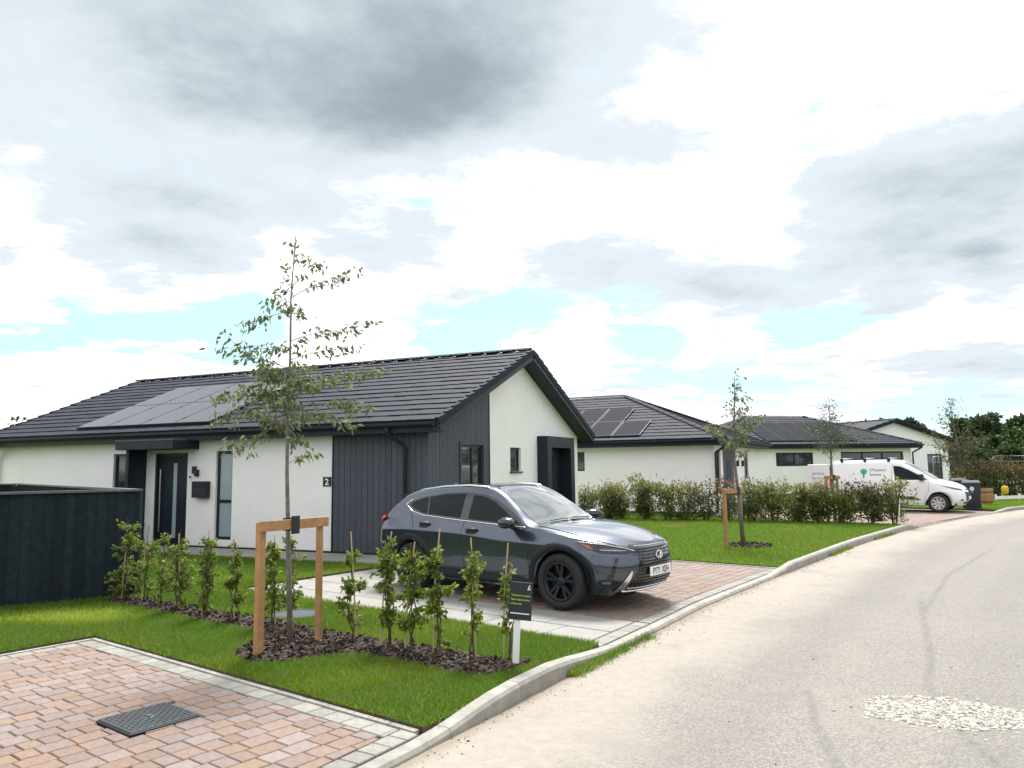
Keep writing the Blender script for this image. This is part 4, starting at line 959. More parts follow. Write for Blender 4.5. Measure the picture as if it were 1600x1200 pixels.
# ---- the grey crossover car
car = empty('crossover_car', (.0719, 11.0171, .057), -.6847, 'dark grey crossover car with black wheels parked nose out on the house driveway', 'car')
M_paint = mat('grey_metallic_paint', (.056, .072, .104), .28, metal=.75, coat=1., spec=.5); M_paint.node_tree.nodes['Principled BSDF'].inputs['Coat IOR'].default_value = 1.52
VC = Vehicle(car)
FA, RA, WR = 1.335, -1.305, .345
rows = [
 dict(xr=-2.12, xf=2.10, rr=.45, rf=.75, e=2.4, Y=[(-2.2, .80), (-1.3, .865), (0, .865), (1.33, .87), (2.1, .80)], Z=[(-2.2, .36), (-1.8, .30), (-1, .235), (1, .225), (1.8, .215), (2.1, .23)]),
 dict(xr=-2.22, xf=2.20, rr=.42, rf=.78, e=2.5, Y=[(-2.2, .86), (-1.3, .905), (-.6, .862), (.5, .852), (1.33, .905), (2.1, .86)], Z=[(-2.2, .48), (-1, .40), (1, .38), (1.9, .36), (2.2, .34)]),
 dict(xr=-2.245, xf=2.245, rr=.40, rf=.80, e=2.5, Y=[(-2.2, .88), (-1.3, .925), (-.5, .882), (.4, .878), (1.33, .925), (2.1, .87)], Z=[(-2.2, .66), (-1.3, .66), (0, .60), (1, .60), (1.8, .54), (2.25, .50)]),
 dict(xr=-2.235, xf=2.235, rr=.38, rf=.80, e=2.4, Y=[(-2.2, .87), (-1.3, .922), (-.4, .905), (.3, .902), (1.33, .918), (2.1, .85)], Z=[(-2.2, .84), (-1.3, .88), (-.4, .86), (.6, .80), (1.33, .80), (1.9, .70), (2.25, .64)]),
 dict(xr=-2.20, xf=2.19, rr=.36, rf=.78, e=2.3, Y=[(-2.2, .84), (-1.5, .845), (-.8, .845), (0, .84), (.8, .835), (1.33, .86), (1.8, .82), (2.1, .78)], Z=[(-2.2, .985), (-1.6, 1.03), (-1.0, 1.015), (0, .985), (.8, .955), (1.33, .915), (1.8, .835), (2.2, .755)]),
 dict(xr=-2.17, xf=2.15, rr=.34, rf=.72, e=2.2, Y=[(-2.15, .76), (-1.95, .71), (-1.6, .645), (-1.2, .635), (-.4, .635), (.1, .64), (.5, .71), (.85, .775), (1.33, .74), (1.8, .68), (2.1, .62)],
      Z=[(-2.17, 1.0), (-2.02, 1.06), (-1.85, 1.20), (-1.62, 1.345), (-1.3, 1.405), (-.8, 1.445), (-.4, 1.455), (0., 1.43), (.2, 1.37), (.5, 1.20), (.85, 1.0), (1.05, .985), (1.33, .955), (1.8, .87), (2.15, .785)]),
 dict(xr=-2.16, xf=2.14, rr=.30, rf=.62, e=2.2, Y=[(-2.15, .42), (-1.6, .40), (0, .40), (.8, .46), (1.4, .44), (2.1, .38)],
      Z=[(-2.16, 1.0), (-2.03, 1.07), (-1.9, 1.22), (-1.72, 1.375), (-1.3, 1.455), (-.8, 1.50), (-.4, 1.512), (-.05, 1.49), (.2, 1.41), (.5, 1.255), (.88, 1.035), (1.05, 1.02), (1.4, .985), (1.8, .905), (2.14, .81)]),
 dict(xr=-2.155, xf=2.135, rr=.2, rf=.4, e=2, Y=[(-2, 0), (2, 0)],
      Z=[(-2.155, 1.0), (-2.03, 1.07), (-1.92, 1.22), (-1.76, 1.38), (-1.3, 1.465), (-.8, 1.512), (-.4, 1.525), (-.05, 1.505), (.2, 1.43), (.5, 1.275), (.9, 1.045), (1.06, 1.025), (1.4, .99), (1.8, .91), (2.135, .815)]),
]
G = shell(rows, [(FA, WR, .405), (RA, WR, .405)], sharp=(3, 4))
VC.body(G, M_paint)
box('underbody', M_black, car, -2.05, 1.95, -.72, .72, .21, .45)
for s_ in (-1, 1):
    for x in (FA, RA):
        v, f = [], []
        for i in range(21):
            a = math.pi*i/20; v += [(x+.41*math.cos(a), s_*.50, WR+.41*math.sin(a)), (x+.41*math.cos(a), s_*.865, WR+.41*math.sin(a))]
        f = [(2*i, 2*i+1, 2*i+3, 2*i+2) for i in range(20)]+[tuple(2*i for i in range(21))]
        mesh('wheel_liner', v, f, M_black, car)
        VC.ring('arch_cladding', x, WR, .392, .482, -12 if x == FA else -8, 188 if x == FA else 190, s_, M_trim)
        wheel(car, x, s_*.775, WR, WR, .225, s_, 'dark')
    d = (0, -s_, 0)
    T = lambda pts: [(x, s_*.9, z) for x, z in pts]
    VC.panel('sill_cladding', T([(-.86, .22), (.90, .20), (.88, .33), (.6, .35), (-.6, .37), (-.84, .36)]), d, M_trim, .014, .05)
    # side glass: black surround, then panes
    day = [(.76, .985), (.30, 1.005), (-.5, 1.045), (-1.12, 1.085), (-1.36, 1.135), (-1.53, 1.225), (-1.44, 1.285), (-1.22, 1.345), (-.8, 1.395), (-.4, 1.41), (-.02, 1.385), (.18, 1.325), (.42, 1.215), (.62, 1.10)]
    VC.panel('window_surround', T(day), d, M_gloss, .004, .04)
    VC.panel('front_window', T([(.50, 1.022), (.30, 1.028), (-.235, 1.055), (-.235, 1.375), (-.1, 1.365), (.02, 1.345), (.18, 1.285), (.40, 1.165), (.50, 1.10)]), d, M_cargl, .008, .04)
    VC.panel('quarter_glass', T([(.68, 1.012), (.54, 1.02), (.54, 1.085), (.60, 1.06)]), d, M_cargl, .008, .04)
    VC.panel('rear_window', T([(-.39, 1.065), (-1.02, 1.10), (-1.09, 1.34), (-.8, 1.378), (-.39, 1.39)]), d, M_cargl, .008, .04)
    VC.panel('rear_quarter_glass', T([(-1.06, 1.105), (-1.18, 1.12), (-1.35, 1.165), (-1.46, 1.225), (-1.39, 1.27), (-1.22, 1.318), (-1.12, 1.335)]), d, M_cargl, .008, .04)
    VC.seam('chrome_strip', T([(.78, .978), (.30, .998), (-.5, 1.038), (-1.12, 1.078), (-1.37, 1.128), (-1.545, 1.222), (-1.45, 1.292)]), d, .0085, M_chrome, .006, .03)
    VC.seam('door_seam', T([(.80, .965), (.86, .70), (.87, .42), (.80, .37)]), d, .0045, M_black, .0, .04)
    VC.seam('door_seam', T([(-.29, 1.03), (-.31, .80), (-.30, .55), (-.27, .38)]), d, .0045, M_black, .0, .04)
    VC.seam('door_seam', T([(-1.42, 1.13), (-1.30, 1.0), (-1.22, .86), (-1.02, .72), (-.86, .50), (-.82, .38)]), d, .0045, M_black, .0, .04)
    VC.seam('sill_seam', T([(.82, .372), (-.82, .385)]), d, .004, M_black, .0, .06)
    for hx, hz in ((-.12, .905), (-1.03, .955)):
        VC.panel('handle_recess', T([(hx-.12, hz-.02), (hx-.07, hz-.045), (hx+.06, hz-.045), (hx+.11, hz-.015), (hx+.06, hz+.02), (hx-.07, hz+.022)]), d, M_trim, .002, .03)
        p = [VC.hit((hx+q, s_*.9, hz+.012-q*.02), d, o) for q, o in ((-.115, .012), (-.08, .035), (0, .042), (.07, .036), (.1, .012))]
        MB().tube(p, [.012, .017, .018, .017, .012], 8).build('door_handle', M_paint, car, True)
    # mirror
    mv_ = MB(); st = [(.52, .0, .60), (.54, .06, .9), (.60, .105, 1.), (.68, .10, .86), (.74, .07, .5)]
    for x, hh, k in st:
        for a in range(10):
            q = 2*math.pi*a/10; mv_.v.append((x+.03*math.cos(q), s_*(1.02+.13*k*math.cos(q)), 1.045+.078*k*math.sin(q)))
    for i in range(4):
        for a in range(10): mv_.f.append((10*i+a, 10*i+(a+1) % 10, 10*i+10+(a+1) % 10, 10*i+10+a))
    mv_.f += [tuple(range(10)), tuple(range(40, 50))]
    mr_ = mv_.build('door_mirror', M_gloss, car, True)
    MB().tube([(.63, s_*.86, .965), (.64, s_*.93, .985), (.63, s_*1.0, 1.02)], [.035, .028, .03], 8).build('mirror_arm', M_trim, mr_, True)
    # roof rail
    MB().tube([(.02, s_*.60, 1.448), (-.06, s_*.595, 1.485), (-.4, s_*.59, 1.505), (-.9, s_*.585, 1.487), (-1.35, s_*.58, 1.438), (-1.48, s_*.575, 1.405)], [.012, .016, .017, .017, .016, .01], 8).build('roof_rail', mat('satin_rail', (.6, .62, .65), .3, metal=.9), car, True)
    # lamps
    dh = (-.72, -s_*.69, 0)
    hl = [(1.60, s_*.86, .835), (1.72, s_*.82, .765), (1.86, s_*.76, .715), (2.10, s_*.55, .70), (2.165, s_*.42, .715), (2.08, s_*.53, .755), (1.9, s_*.70, .80)]
    h_ = VC.panel('headlight', hl, dh, M_gloss, .006, .03)
    VC.panel('lamp_lens', [(1.84, s_*.775, .765), (1.88, s_*.75, .738), (2.03, s_*.62, .722), (2.09, s_*.54, .728), (2.0, s_*.63, .758)], dh, M_lens, .010, .03, h_)
    VC.panel('indicator', [(1.62, s_*.855, .825), (1.73, s_*.815, .765), (1.79, s_*.795, .745), (1.74, s_*.815, .80)], dh, mat('amber_lens', (.35, .09, .04), .2, coat=.5), .010, .03, h_)
    VC.seam('running_light', [(1.86, s_*.755, .742), (1.98, s_*.66, .735), (2.10, s_*.53, .728)], dh, .0035, mat('drl_strip', (.5, .52, .55), .3), .012, .03, h_)
    VC.seam('lamp_brow', [(1.60, s_*.86, .842), (1.9, s_*.70, .808), (2.08, s_*.53, .762), (2.165, s_*.42, .72)], dh, .006, M_chrome, .004, .03, h_)
    # bumper slash, fog recess
    VC.panel('bumper_slash', [(2.0, s_*.64, .655), (2.03, s_*.62, .655), (1.98, s_*.67, .42), (1.93, s_*.72, .36), (1.90, s_*.745, .36), (1.955, s_*.70, .48)], dh, M_gloss, .005, .03)
    fg = VC.panel('fog_lamp_recess', [(1.80, s_*.79, .345), (1.84, s_*.78, .395), (1.93, s_*.72, .41), (2.06, s_*.60, .36), (1.98, s_*.66, .345)], dh, M_gloss, .005, .03)
    VC.panel('fog_lamp', [(1.88, s_*.76, .352), (1.88, s_*.76, .385), (1.96, s_*.69, .385), (1.97, s_*.69, .352)], dh, M_lens, .010, .03, fg)
    # chrome corners of the grille
    VC.panel('grille_chrome', [(2.12, s_*.50, .50), (2.14, s_*.485, .49), (2.10, s_*.55, .27), (2.0, s_*.65, .235), (2.02, s_*.62, .30)], (-.85, -s_*.5, 0), M_chrome, .010, .025)
    dr = (.72, -s_*.69, 0)
    VC.panel('tail_lamp', [(-1.84, s_*.83, 1.02), (-2.05, s_*.77, 1.055), (-2.19, s_*.58, 1.045), (-2.19, s_*.58, .955), (-2.10, s_*.74, .94), (-1.96, s_*.82, .975)], dr, M_red, .045, .03)
    VC.panel('rear_corner_cladding', [(-1.78, s_*.88, .64), (-2.0, s_*.84, .60), (-2.19, s_*.6, .60), (-2.17, s_*.6, .38), (-1.75, s_*.88, .34)], dr, M_trim, .008, .04)
fr_d = (-1, 0, 0)
gp = [(2.2, y, z) for y, z in [(-.44, .795), (.44, .795), (.43, .72), (.38, .62), (.42, .48), (.53, .33), (.58, .255), (-.58, .255), (-.53, .33), (-.42, .48), (-.38, .62), (-.43, .72)]]
gr_ = VC.panel('grille', gp, fr_d, M_gloss, .005, .035)
gd = MB()
for r_i in range(13):
    z = .29+r_i*.038; hw_ = float(np.interp(z, [.255, .33, .48, .62, .72, .795], [.55, .50, .39, .355, .40, .41])); k = int(hw_*2/.048)
    for i in range(k):
        y = -hw_+(i+.5+.25*(r_i % 2))*.048*1.0
        if abs(y) > hw_-.012: continue
        c = VC.hit((2.2, y, z), fr_d, .008); s2 = .019; gd.add([(c.x, y-s2, z-.006), (c.x, y+s2, z-.006), (c.x-.004, y+s2*.6, z+.010), (c.x-.004, y-s2*.6, z+.010), (c.x+.012, y-s2*.7, z+.0), (c.x+.012, y+s2*.7, z+.0)],
               [(0, 1, 5, 4), (4, 5, 2, 3), (0, 4, 3), (1, 2, 5)])
tag(gd.build('grille_mesh', mat('grille_grey', (.006, .007, .009), .5, spec=.25), gr_), kind='stuff')
VC.seam('grille_lip', [(2.2, -.53, .252), (2.2, .53, .252)], fr_d, .016, M_chrome, .012, .05, gr_)
VC.seam('grille_lip', [(2.2, -.50, .292), (2.2, .50, .292)], fr_d, .006, M_chrome, .012, .05, gr_)
VC.seam('grille_top', [(2.2, -.39, .775), (2.2, 0, .772), (2.2, .39, .775)], fr_d, .006, M_chrome, .006, .05, gr_)
VC.panel('bumper_lip', [(2.2, y, z) for y, z in [(-.62, .225), (.62, .225), (.60, .17), (-.60, .17)]], fr_d, M_trim, .012, .05)
c = VC.hit((2.2, 0, .655), fr_d, .018)
MB().tube([(c.x+.002, .045, .685), (c.x+.008, .012, .63), (c.x+.008, -.05, .634)], .009, 6).build('badge', M_chrome, gr_)
MB().tube([(c.x+.004, .075*math.cos(q), .655+.052*math.sin(q)) for q in np.linspace(0, 2*math.pi, 21)], .006, 6, False).build('badge_ring', M_chrome, gr_)
px = VC.hit((2.2, 0, .47), fr_d, 0).x+.016
pl_ = box('number_plate', M_plate, car, px, px+.012, -.26, .26, .415, .527, .003)
text_mesh('plate_text', 'FY71 XEH', .108, M_ink, pl_, (px+.0135, 0, .433), (0, 1, 0), (0, 0, 1), 'CENTER', .88, .003)
# windscreen, glass roof, rear glass
VC.panel('windscreen', [(.90, -.66, 1.02), (.97, 0, 1.03), (.90, .66, 1.02), (.52, .63, 1.2), (.14, .545, 1.40), (.10, 0, 1.44), (.14, -.545, 1.40), (.52, -.63, 1.2)], (-.45, 0, -1), M_wscr, .004, .06)
VC.panel('glass_roof', [(-.02, -.44, 1.5), (-.02, .44, 1.5), (-.80, .43, 1.5), (-.80, -.43, 1.5)], (0, 0, -1), M_gloss, .004, .06)
VC.panel('rear_screen', [(-2.02, -.54, 1.08), (-2.02, .54, 1.08), (-1.79, .47, 1.33), (-1.79, -.47, 1.33)], (.8, 0, -.5), M_cargl, .005, .06)
MB().add([(-1.66, -.56, 1.388), (-1.66, .56, 1.388), (-1.97, .50, 1.352), (-1.97, -.50, 1.352), (-1.66, -.56, 1.30), (-1.66, .56, 1.30), (-1.95, .49, 1.325), (-1.95, -.49, 1.325)], [(0, 1, 2, 3), (3, 2, 6, 7), (0, 3, 7, 4), (1, 5, 6, 2), (7, 6, 5, 4)]).build('roof_spoiler', M_paint, car)
MB().add([(-1.28, -.022, 1.455), (-1.06, -.01, 1.468), (-1.06, .01, 1.468), (-1.28, .022, 1.455), (-1.27, 0, 1.535)], [(0, 1, 4), (1, 2, 4), (2, 3, 4), (3, 0, 4)]).build('shark_fin_antenna', M_paint, car, True)
for s_ in (-1, 1): VC.seam('bonnet_seam', [(.93, s_*.74, 1.0), (1.33, s_*.775, .95), (1.75, s_*.735, .87), (2.05, s_*.56, .80), (2.15, s_*.40, .79)], (0, -s_*.3, -1), .0045, M_black, .003, .02)
for s_ in (-1, 1): MB().tube([VC.hit((.90+q*.0, s_*.05+s_*q, 1.03), (-.4, 0, -1), .02) for q in (0, .2, .4)], .008, 5).build('wiper', M_black, car)

# ---- the white van
van = empty('white_van', (14.11, 27.79, .056), rad(-38), 'white panel van with green tree logo and roof bars behind the shrub hedge', 'van')
M_vw = mat('white_van_paint', (.78, .79, .80), .35, coat=.7)
VV = Vehicle(van); FA2, RA2, WR2 = 1.36, -1.30, .325
rowsv = [
 dict(xr=-2.16, xf=2.08, rr=.22, rf=.7, e=2.6, Y=[(-2.2, .82), (0, .86), (1.4, .87), (2.1, .82)], Z=[(-2.2, .32), (0, .27), (1.5, .25), (2.1, .25)]),
 dict(xr=-2.20, xf=2.18, rr=.18, rf=.72, e=2.7, Y=[(-2.2, .88), (0, .90), (1.4, .90), (2.1, .86)], Z=[(-2.2, .50), (1.5, .46), (2.2, .42)]),
 dict(xr=-2.20, xf=2.20, rr=.18, rf=.75, e=2.6, Y=[(-2.2, .90), (0, .915), (1.4, .915), (2.1, .86)], Z=[(-2.2, .76), (0, .74), (1.5, .72), (2.2, .62)]),
 dict(xr=-2.20, xf=2.14, rr=.18, rf=.74, e=2.4, Y=[(-2.2, .90), (0, .915), (1.2, .90), (2.1, .80)], Z=[(-2.2, 1.02), (0, 1.02), (.9, 1.0), (1.5, .95), (1.9, .86), (2.15, .78)]),
 dict(xr=-2.19, xf=2.05, rr=.18, rf=.7, e=2.3, Y=[(-2.2, .87), (0, .88), (.8, .86), (1.3, .84), (2.1, .74)], Z=[(-2.2, 1.22), (0, 1.20), (.9, 1.13), (1.3, 1.06), (1.7, .985), (2.05, .88)]),
 dict(xr=-2.17, xf=2.0, rr=.18, rf=.66, e=2.2, Y=[(-2.2, .75), (-.2, .74), (.3, .71), (.8, .74), (1.25, .78), (2, .62)], Z=[(-2.2, 1.74), (-.2, 1.755), (.2, 1.72), (.5, 1.58), (.8, 1.40), (1.25, 1.12), (1.45, 1.065), (1.75, 1.0), (2.0, .91)]),
 dict(xr=-2.16, xf=1.98, rr=.16, rf=.6, e=2.2, Y=[(-2.2, .50), (0, .50), (1.2, .50), (2, .38)], Z=[(-2.2, 1.81), (-.2, 1.83), (.15, 1.80), (.45, 1.66), (.8, 1.45), (1.28, 1.15), (1.45, 1.09), (1.75, 1.02), (1.98, .93)]),
 dict(xr=-2.155, xf=1.97, rr=.1, rf=.4, e=2, Y=[(-2, 0), (2, 0)], Z=[(-2.2, 1.83), (-.2, 1.85), (.15, 1.82), (.45, 1.69), (.8, 1.47), (1.3, 1.16), (1.45, 1.10), (1.75, 1.03), (1.97, .935)]),
]
VV.body(shell(rowsv, [(FA2, WR2, .39), (RA2, WR2, .39)], nx=150, sub=6, sharp=(5,)), M_vw)
box('underbody', M_black, van, -2.1, 1.9, -.74, .74, .24, .5)
for s_ in (-1, 1):
    d = (0, -s_, 0); T = lambda pts: [(x, s_*.9, z) for x, z in pts]
    for x in (FA2, RA2):
        v = []
        for i in range(17):
            a = math.pi*i/16; v += [(x+.395*math.cos(a), s_*.5, WR2+.395*math.sin(a)), (x+.395*math.cos(a), s_*.87, WR2+.395*math.sin(a))]
        mesh('wheel_liner', v, [(2*i, 2*i+1, 2*i+3, 2*i+2) for i in range(16)]+[tuple(2*i for i in range(17))], M_black, van)
        wheel(van, x, s_*.78, WR2, WR2, .205, s_, 'trim')
    VV.panel('cab_window', T([(1.08, 1.13), (.40, 1.12), (.06, 1.13), (.0, 1.62), (.22, 1.60), (.5, 1.47)]), d, M_cargl, .006, .06)
    VV.seam('door_seam', T([(1.12, 1.08), (1.10, .75), (.98, .52), (.95, .32), (.1, .32), (-.02, .6), (-.06, 1.2), (-.03, 1.68)]), d, .006, mat('seam_grey', (.25, .25, .26), .6), 0, .06)
    VV.panel('rubbing_strip', T([(.86, .43), (.62, .55), (-.75, .55), (-.8, .47), (.7, .43)]), d, M_trim, .012, .06)
    VV.panel('headlight', [(1.42, s_*.86, .93), (1.80, s_*.72, .86), (2.04, s_*.52, .80), (2.06, s_*.5, .75), (1.8, s_*.74, .80)], (-.6, -s_*.8, 0), M_lens, .006, .05)
    VV.panel('fog_lamp', [(1.95, s_*.62, .46), (2.05, s_*.52, .46), (2.05, s_*.52, .40), (1.95, s_*.62, .40)], (-.8, -s_*.6, 0), M_lens, .006, .04)
    p = VV.hit((.95, s_*.9, 1.16), d, .0); mm = MB().box(.84, .98, p.y+(.02 if s_ > 0 else -.24), p.y+(.24 if s_ > 0 else -.02), 1.10, 1.33, .03).build('door_mirror', M_black, van, True)
VV.panel('grille', [(2.2, y, z) for y, z in [(-.46, .70), (.46, .70), (.40, .42), (-.40, .42)]], fr_d, M_black, .006, .05)
VV.panel('upper_grille', [(2.2, y, z) for y, z in [(-.3, .80), (.3, .80), (.28, .765), (-.28, .765)]], fr_d, M_black, .006, .05)
VV.panel('lower_grille', [(2.2, y, z) for y, z in [(-.5, .37), (.5, .37), (.45, .30), (-.45, .30)]], fr_d, M_black, .006, .05)
c = VV.hit((2.2, 0, .50), fr_d, 0); box('number_plate', M_plate, van, c.x+.01, c.x+.022, -.26, .26, .44, .55)
VV.panel('windscreen', [(1.33, -.62, 1.15), (1.38, 0, 1.16), (1.33, .62, 1.15), (.35, .58, 1.7), (.28, 0, 1.76), (.35, -.58, 1.7)], (-.6, 0, -1), M_wscr, .006, .08)
for x in (-1.75, -.95, -.15):
    rb = MB().tube([(x, -.72, 1.90), (x, .72, 1.90)], .022, 8).build('roof_bar', M_steel, van)
    for s_ in (-1, 1): box('bar_foot', M_black, rb, x-.05, x+.05, s_*.70-.03, s_*.70+.03, 1.74, 1.90)
# rear barn door standing open, with lettering
od = empty('rear_door', (-2.20, -.90, 0), rad(188)); od.parent = van
MB().box(-.02, .72, -.03, .03, .42, 1.70, .02).build('door_panel', M_vw, od)
M_txt = mat('dark_lettering', (.06, .06, .07), .5); M_green = mat('logo_green', (.05, .42, .14), .5)
text_mesh('lettering', 'Joinery', .15, M_txt, od, (.35, .033, 1.32), (-1, 0, 0), (0, 0, 1), 'CENTER', 1.)
text_mesh('lettering', 'Services', .15, M_txt, od, (.35, .033, 1.14), (-1, 0, 0), (0, 0, 1), 'CENTER', 1.)
for z in (1.02, .95): box('small_print', mat('pale_print', (.4, .4, .42), .5), od, .1, .6, .031, .034, z, z+.018)
box('tail_lamp', M_red, van, -2.21, -2.12, -.91, -.80, .85, 1.25, .02); box('load_area', M_black, van, -2.196, -2.1, -.72, .0, .5, 1.65)
yv = VV.hit((-.6, -.9, 1.40), (0, 1, 0), .006).y
lg = MB(); lg.v = [(-1.0+.13*math.cos(q), yv-.004+.02, 1.40+.125*math.sin(q)) for q in np.linspace(0, 2*math.pi, 24, endpoint=False)]; lg.f = [tuple(range(24))]
VV.panel('tree_logo', [(-.98+.115*math.cos(q)*(1+.08*math.sin(5*q)), -.9, 1.42+.105*math.sin(q)) for q in np.linspace(0, 2*math.pi, 26, endpoint=False)], (0, 1, 0), M_green, .006, .06)
VV.panel('tree_logo_trunk', [(-1.0, -.9, 1.20), (-.95, -.9, 1.20), (-.965, -.9, 1.44), (-.985, -.9, 1.44)], (0, 1, 0), M_txt, .009, .06)
for ln_, z in (('CM Joinery', 1.44), ('Services', 1.28)):
    p = VV.hit((-.45, -.9, z+.05), (0, 1, 0), .012); p2 = VV.hit((-.45, -.9, z-.03), (0, 1, 0), .012)
    text_mesh('lettering', ln_, .125, M_txt, van, (-.78, (p.y+p2.y)/2-.008, z), (1, 0, 0), (0, p.y-p2.y, .08), 'LEFT', .95)

# ------------------------------------------------------------------ small street and garden things
sg = empty('notice_sign', (-.005, 6.80, .09), rad(-12), 'small dark notice board with lime lettering on a white post by the kerb', 'sign')
M_signb = mat('sign_dark_green', (.012, .022, .026), .5); M_lime = mat('lime_lettering', (.48, .55, .10), .5)
MB().add([(-.028, 0, -.06), (.028, 0, -.06), (.028, .022, -.06), (-.028, .022, -.06), (.005, -.02, .50), (.061, -.02, .50), (.061, .002, .50), (.005, .002, .50)], [(0, 1, 5, 4), (1, 2, 6, 5), (2, 3, 7, 6), (3, 0, 4, 7), (4, 5, 6, 7)]).build('post', M_white, sg)
sb_ = empty('board', (.055, -.026, .40)); sb_.parent = sg; sb_.rotation_euler = (rad(2), rad(4), 0)
box('panel', M_signb, sb_, -.10, .10, -.006, .004, .0, .325)
for k, tx in enumerate(['This home is occupied.', 'Please respect privacy', 'of the owner.']): text_mesh('lettering', tx, .0225, M_lime, sb_, (-.088, -.0075, .205-k*.036), (1, 0, 0), (0, 0, 1), 'LEFT', .84, .0004)
box('small_print', M_white, sb_, -.088, .082, -.0078, -.006, .052, .061)
for q in (0, 1): mesh('emblem', [(.055+q*.017, -.0076, .262), (.065+q*.014, -.0076, .262), (.081+q*.003, -.0076, .306-q*.026), (.071+q*.006, -.0076, .306-q*.026)], [(0, 1, 2, 3)], M_white, sb_)
mk = empty('marker_post', (10.62, 21.1, .085), 0, 'thin white marker post leaning at the end of the shrub hedge', 'post')
MB().tube([(0, 0, -.05), (.04, 0, .30), (.09, 0, .72)], [.016, .016, .014], 6).build('shaft', M_white, mk)
dc = empty('drain_cover', (-2.62, 9.25, .065), 0, 'round grey drain cover lying in the lawn behind the sapling', 'drain cover')
MB().lathe([(.30, -.05), (.30, .035), (.285, .045), (.25, .045)], 28, 'z').build('rim', mat('grey_lid', (.045, .055, .065), .8), dc); MB().lathe([(.25, .04), (.0, .042)], 28, 'z').build('lid', mat('grey_lid', (.045, .055, .065), .8), dc)

def wheelie(loc, rz, label, sticker=True):
    b_ = empty('wheelie_bin', loc, rz, label, 'bin', 'wheelie bins by the far driveway'); M_bin = mat('bin_plastic', (.016, .022, .032), .5)
    v = [(x*s_, y*s2, z) for z, s_, s2 in ((.06, .23, .27), (.93, .285, .345)) for x, y in ((-1, -1), (1, -1), (1, 1), (-1, 1))]
    mesh('tub', v, [(3, 2, 1, 0), (0, 1, 5, 4), (1, 2, 6, 5), (2, 3, 7, 6), (3, 0, 4, 7)], M_bin, b_)
    MB().box(-.30, .30, -.375, .36, .93, .965, .01).build('rim', M_bin, b_)
    v = [(-.30, -.39, .967), (.30, -.39, .967), (.30, .38, .967), (-.30, .38, .967), (-.25, -.34, 1.01), (.25, -.34, 1.01), (.26, .36, 1.05), (-.26, .36, 1.05)]
    mesh('lid', v, [(4, 5, 6, 7), (0, 1, 5, 4), (1, 2, 6, 5), (2, 3, 7, 6), (3, 0, 4, 7)], M_bin, b_)
    MB().tube([(-.24, .43, .98), (.24, .43, .98)], .018, 6).build('handle', M_bin, b_)
    for x in (-.26, .26): MB().lathe([(.0, -.03), (.10, -.03), (.10, .03), (.0, .03)], 16, c=(0, 0, 0)).build('wheel', M_tyre, b_).location = (x, .28, .10); 
    for o in b_.children:
        if o.name.startswith('wheel'): o.rotation_euler = (0, 0, math.pi/2)
    MB().box(-.18, .18, -.285, -.23, .0, .08, .01).build('foot', M_bin, b_)
    if sticker:
        st = MB(); st.v = [(.07*math.cos(q), -.337, .76+.075*math.sin(q)) for q in np.linspace(0, 2*math.pi, 16, endpoint=False)]; st.f = [tuple(range(16))]; st.build('sticker', mat('sticker_pale', (.6, .62, .6), .5), b_)
        box('sticker_lower', mat('sticker_blue', (.06, .16, .30), .5), b_, -.045, .045, -.334, -.325, .60, .68)
    return b_
wheelie((16.72, 27.75, .06), rad(-28), 'dark wheelie bin with round sticker standing at the nose of the van')
wheelie((18.35, 31.3, .06), rad(-20), 'dark wheelie bin mostly hidden behind the bonnet of the van', False)
tb = empty('wooden_tub', (18.7, 30.1, .07), 0, 'orange-brown wooden planter tub beside the wheelie bin', 'planter')
for k in range(16):
    a0, a1 = 2*math.pi*k/16+.012, 2*math.pi*(k+1)/16-.012; v = []
    for z, r in ((0, .20), (.33, .25), (.66, .235)):
        for a in (a0, a1): v += [(r*math.cos(a), r*math.sin(a), z), ((r-.025)*math.cos(a), (r-.025)*math.sin(a), z)]
    f = []
    for j in (0, 1): f += [(4*j, 4*j+2, 4*j+6, 4*j+4), (4*j+1, 4*j+5, 4*j+7, 4*j+3), (4*j, 4*j+4, 4*j+5, 4*j+1), (4*j+2, 4*j+3, 4*j+7, 4*j+6)]
    mesh('stave', v, f+[(8, 10, 11, 9)], M_wood, tb)
for z, r in ((.14, .225), (.52, .249)): MB().lathe([(r, z-.02), (r+.004, z-.02), (r+.004, z+.02), (r, z+.02)], 24, 'z').build('hoop', M_twig, tb)
MB().lathe([(.215, .58), (.0, .60)], 16, 'z').build('soil', M_soil, tb)
# site fence panels and barrier far right
M_galv = mat('galvanised_tube', (.42, .45, .46), .45, metal=.6)
names = ['first', 'second', 'third', 'fourth']
for k in range(4):
    p0 = np.array([20.6, 37.2])+np.array([.93, .36])*3.5*k
    hf = empty('site_fence_panel', (*p0, .05), math.atan2(.36, .93), '%s galvanised mesh fence panel from the far bungalow' % names[k], 'fence panel', 'mesh fence panels in the background')
    fr = MB().tube([(.05, 0, 0), (.05, 0, 1.85), (.09, 0, 1.97), (.16, 0, 2.0), (3.34, 0, 2.0), (3.41, 0, 1.97), (3.45, 0, 1.85), (3.45, 0, 0)], .022, 6).build('frame', M_galv, hf, True)
    MB().tube([(.05, 0, .15), (3.45, 0, .15)], .02, 6).build('lower_rail', M_galv, hf); MB().tube([(.05, 0, 1.72), (3.45, 0, 1.72)], .008, 5).build('stiffener', M_galv, hf)
    wr = MB()
    for i in range(1, 17): wr.tube([(.05+3.4*i/17, .0, .15), (.05+3.4*i/17, 0, 1.98)], .0022, 3, False)
    for i in range(1, 8): wr.tube([(.05, .005, .15+i*.23), (3.45, .005, .15+i*.23)], .0022, 3, False)
    wr.build('wire_mesh', M_galv, hf)
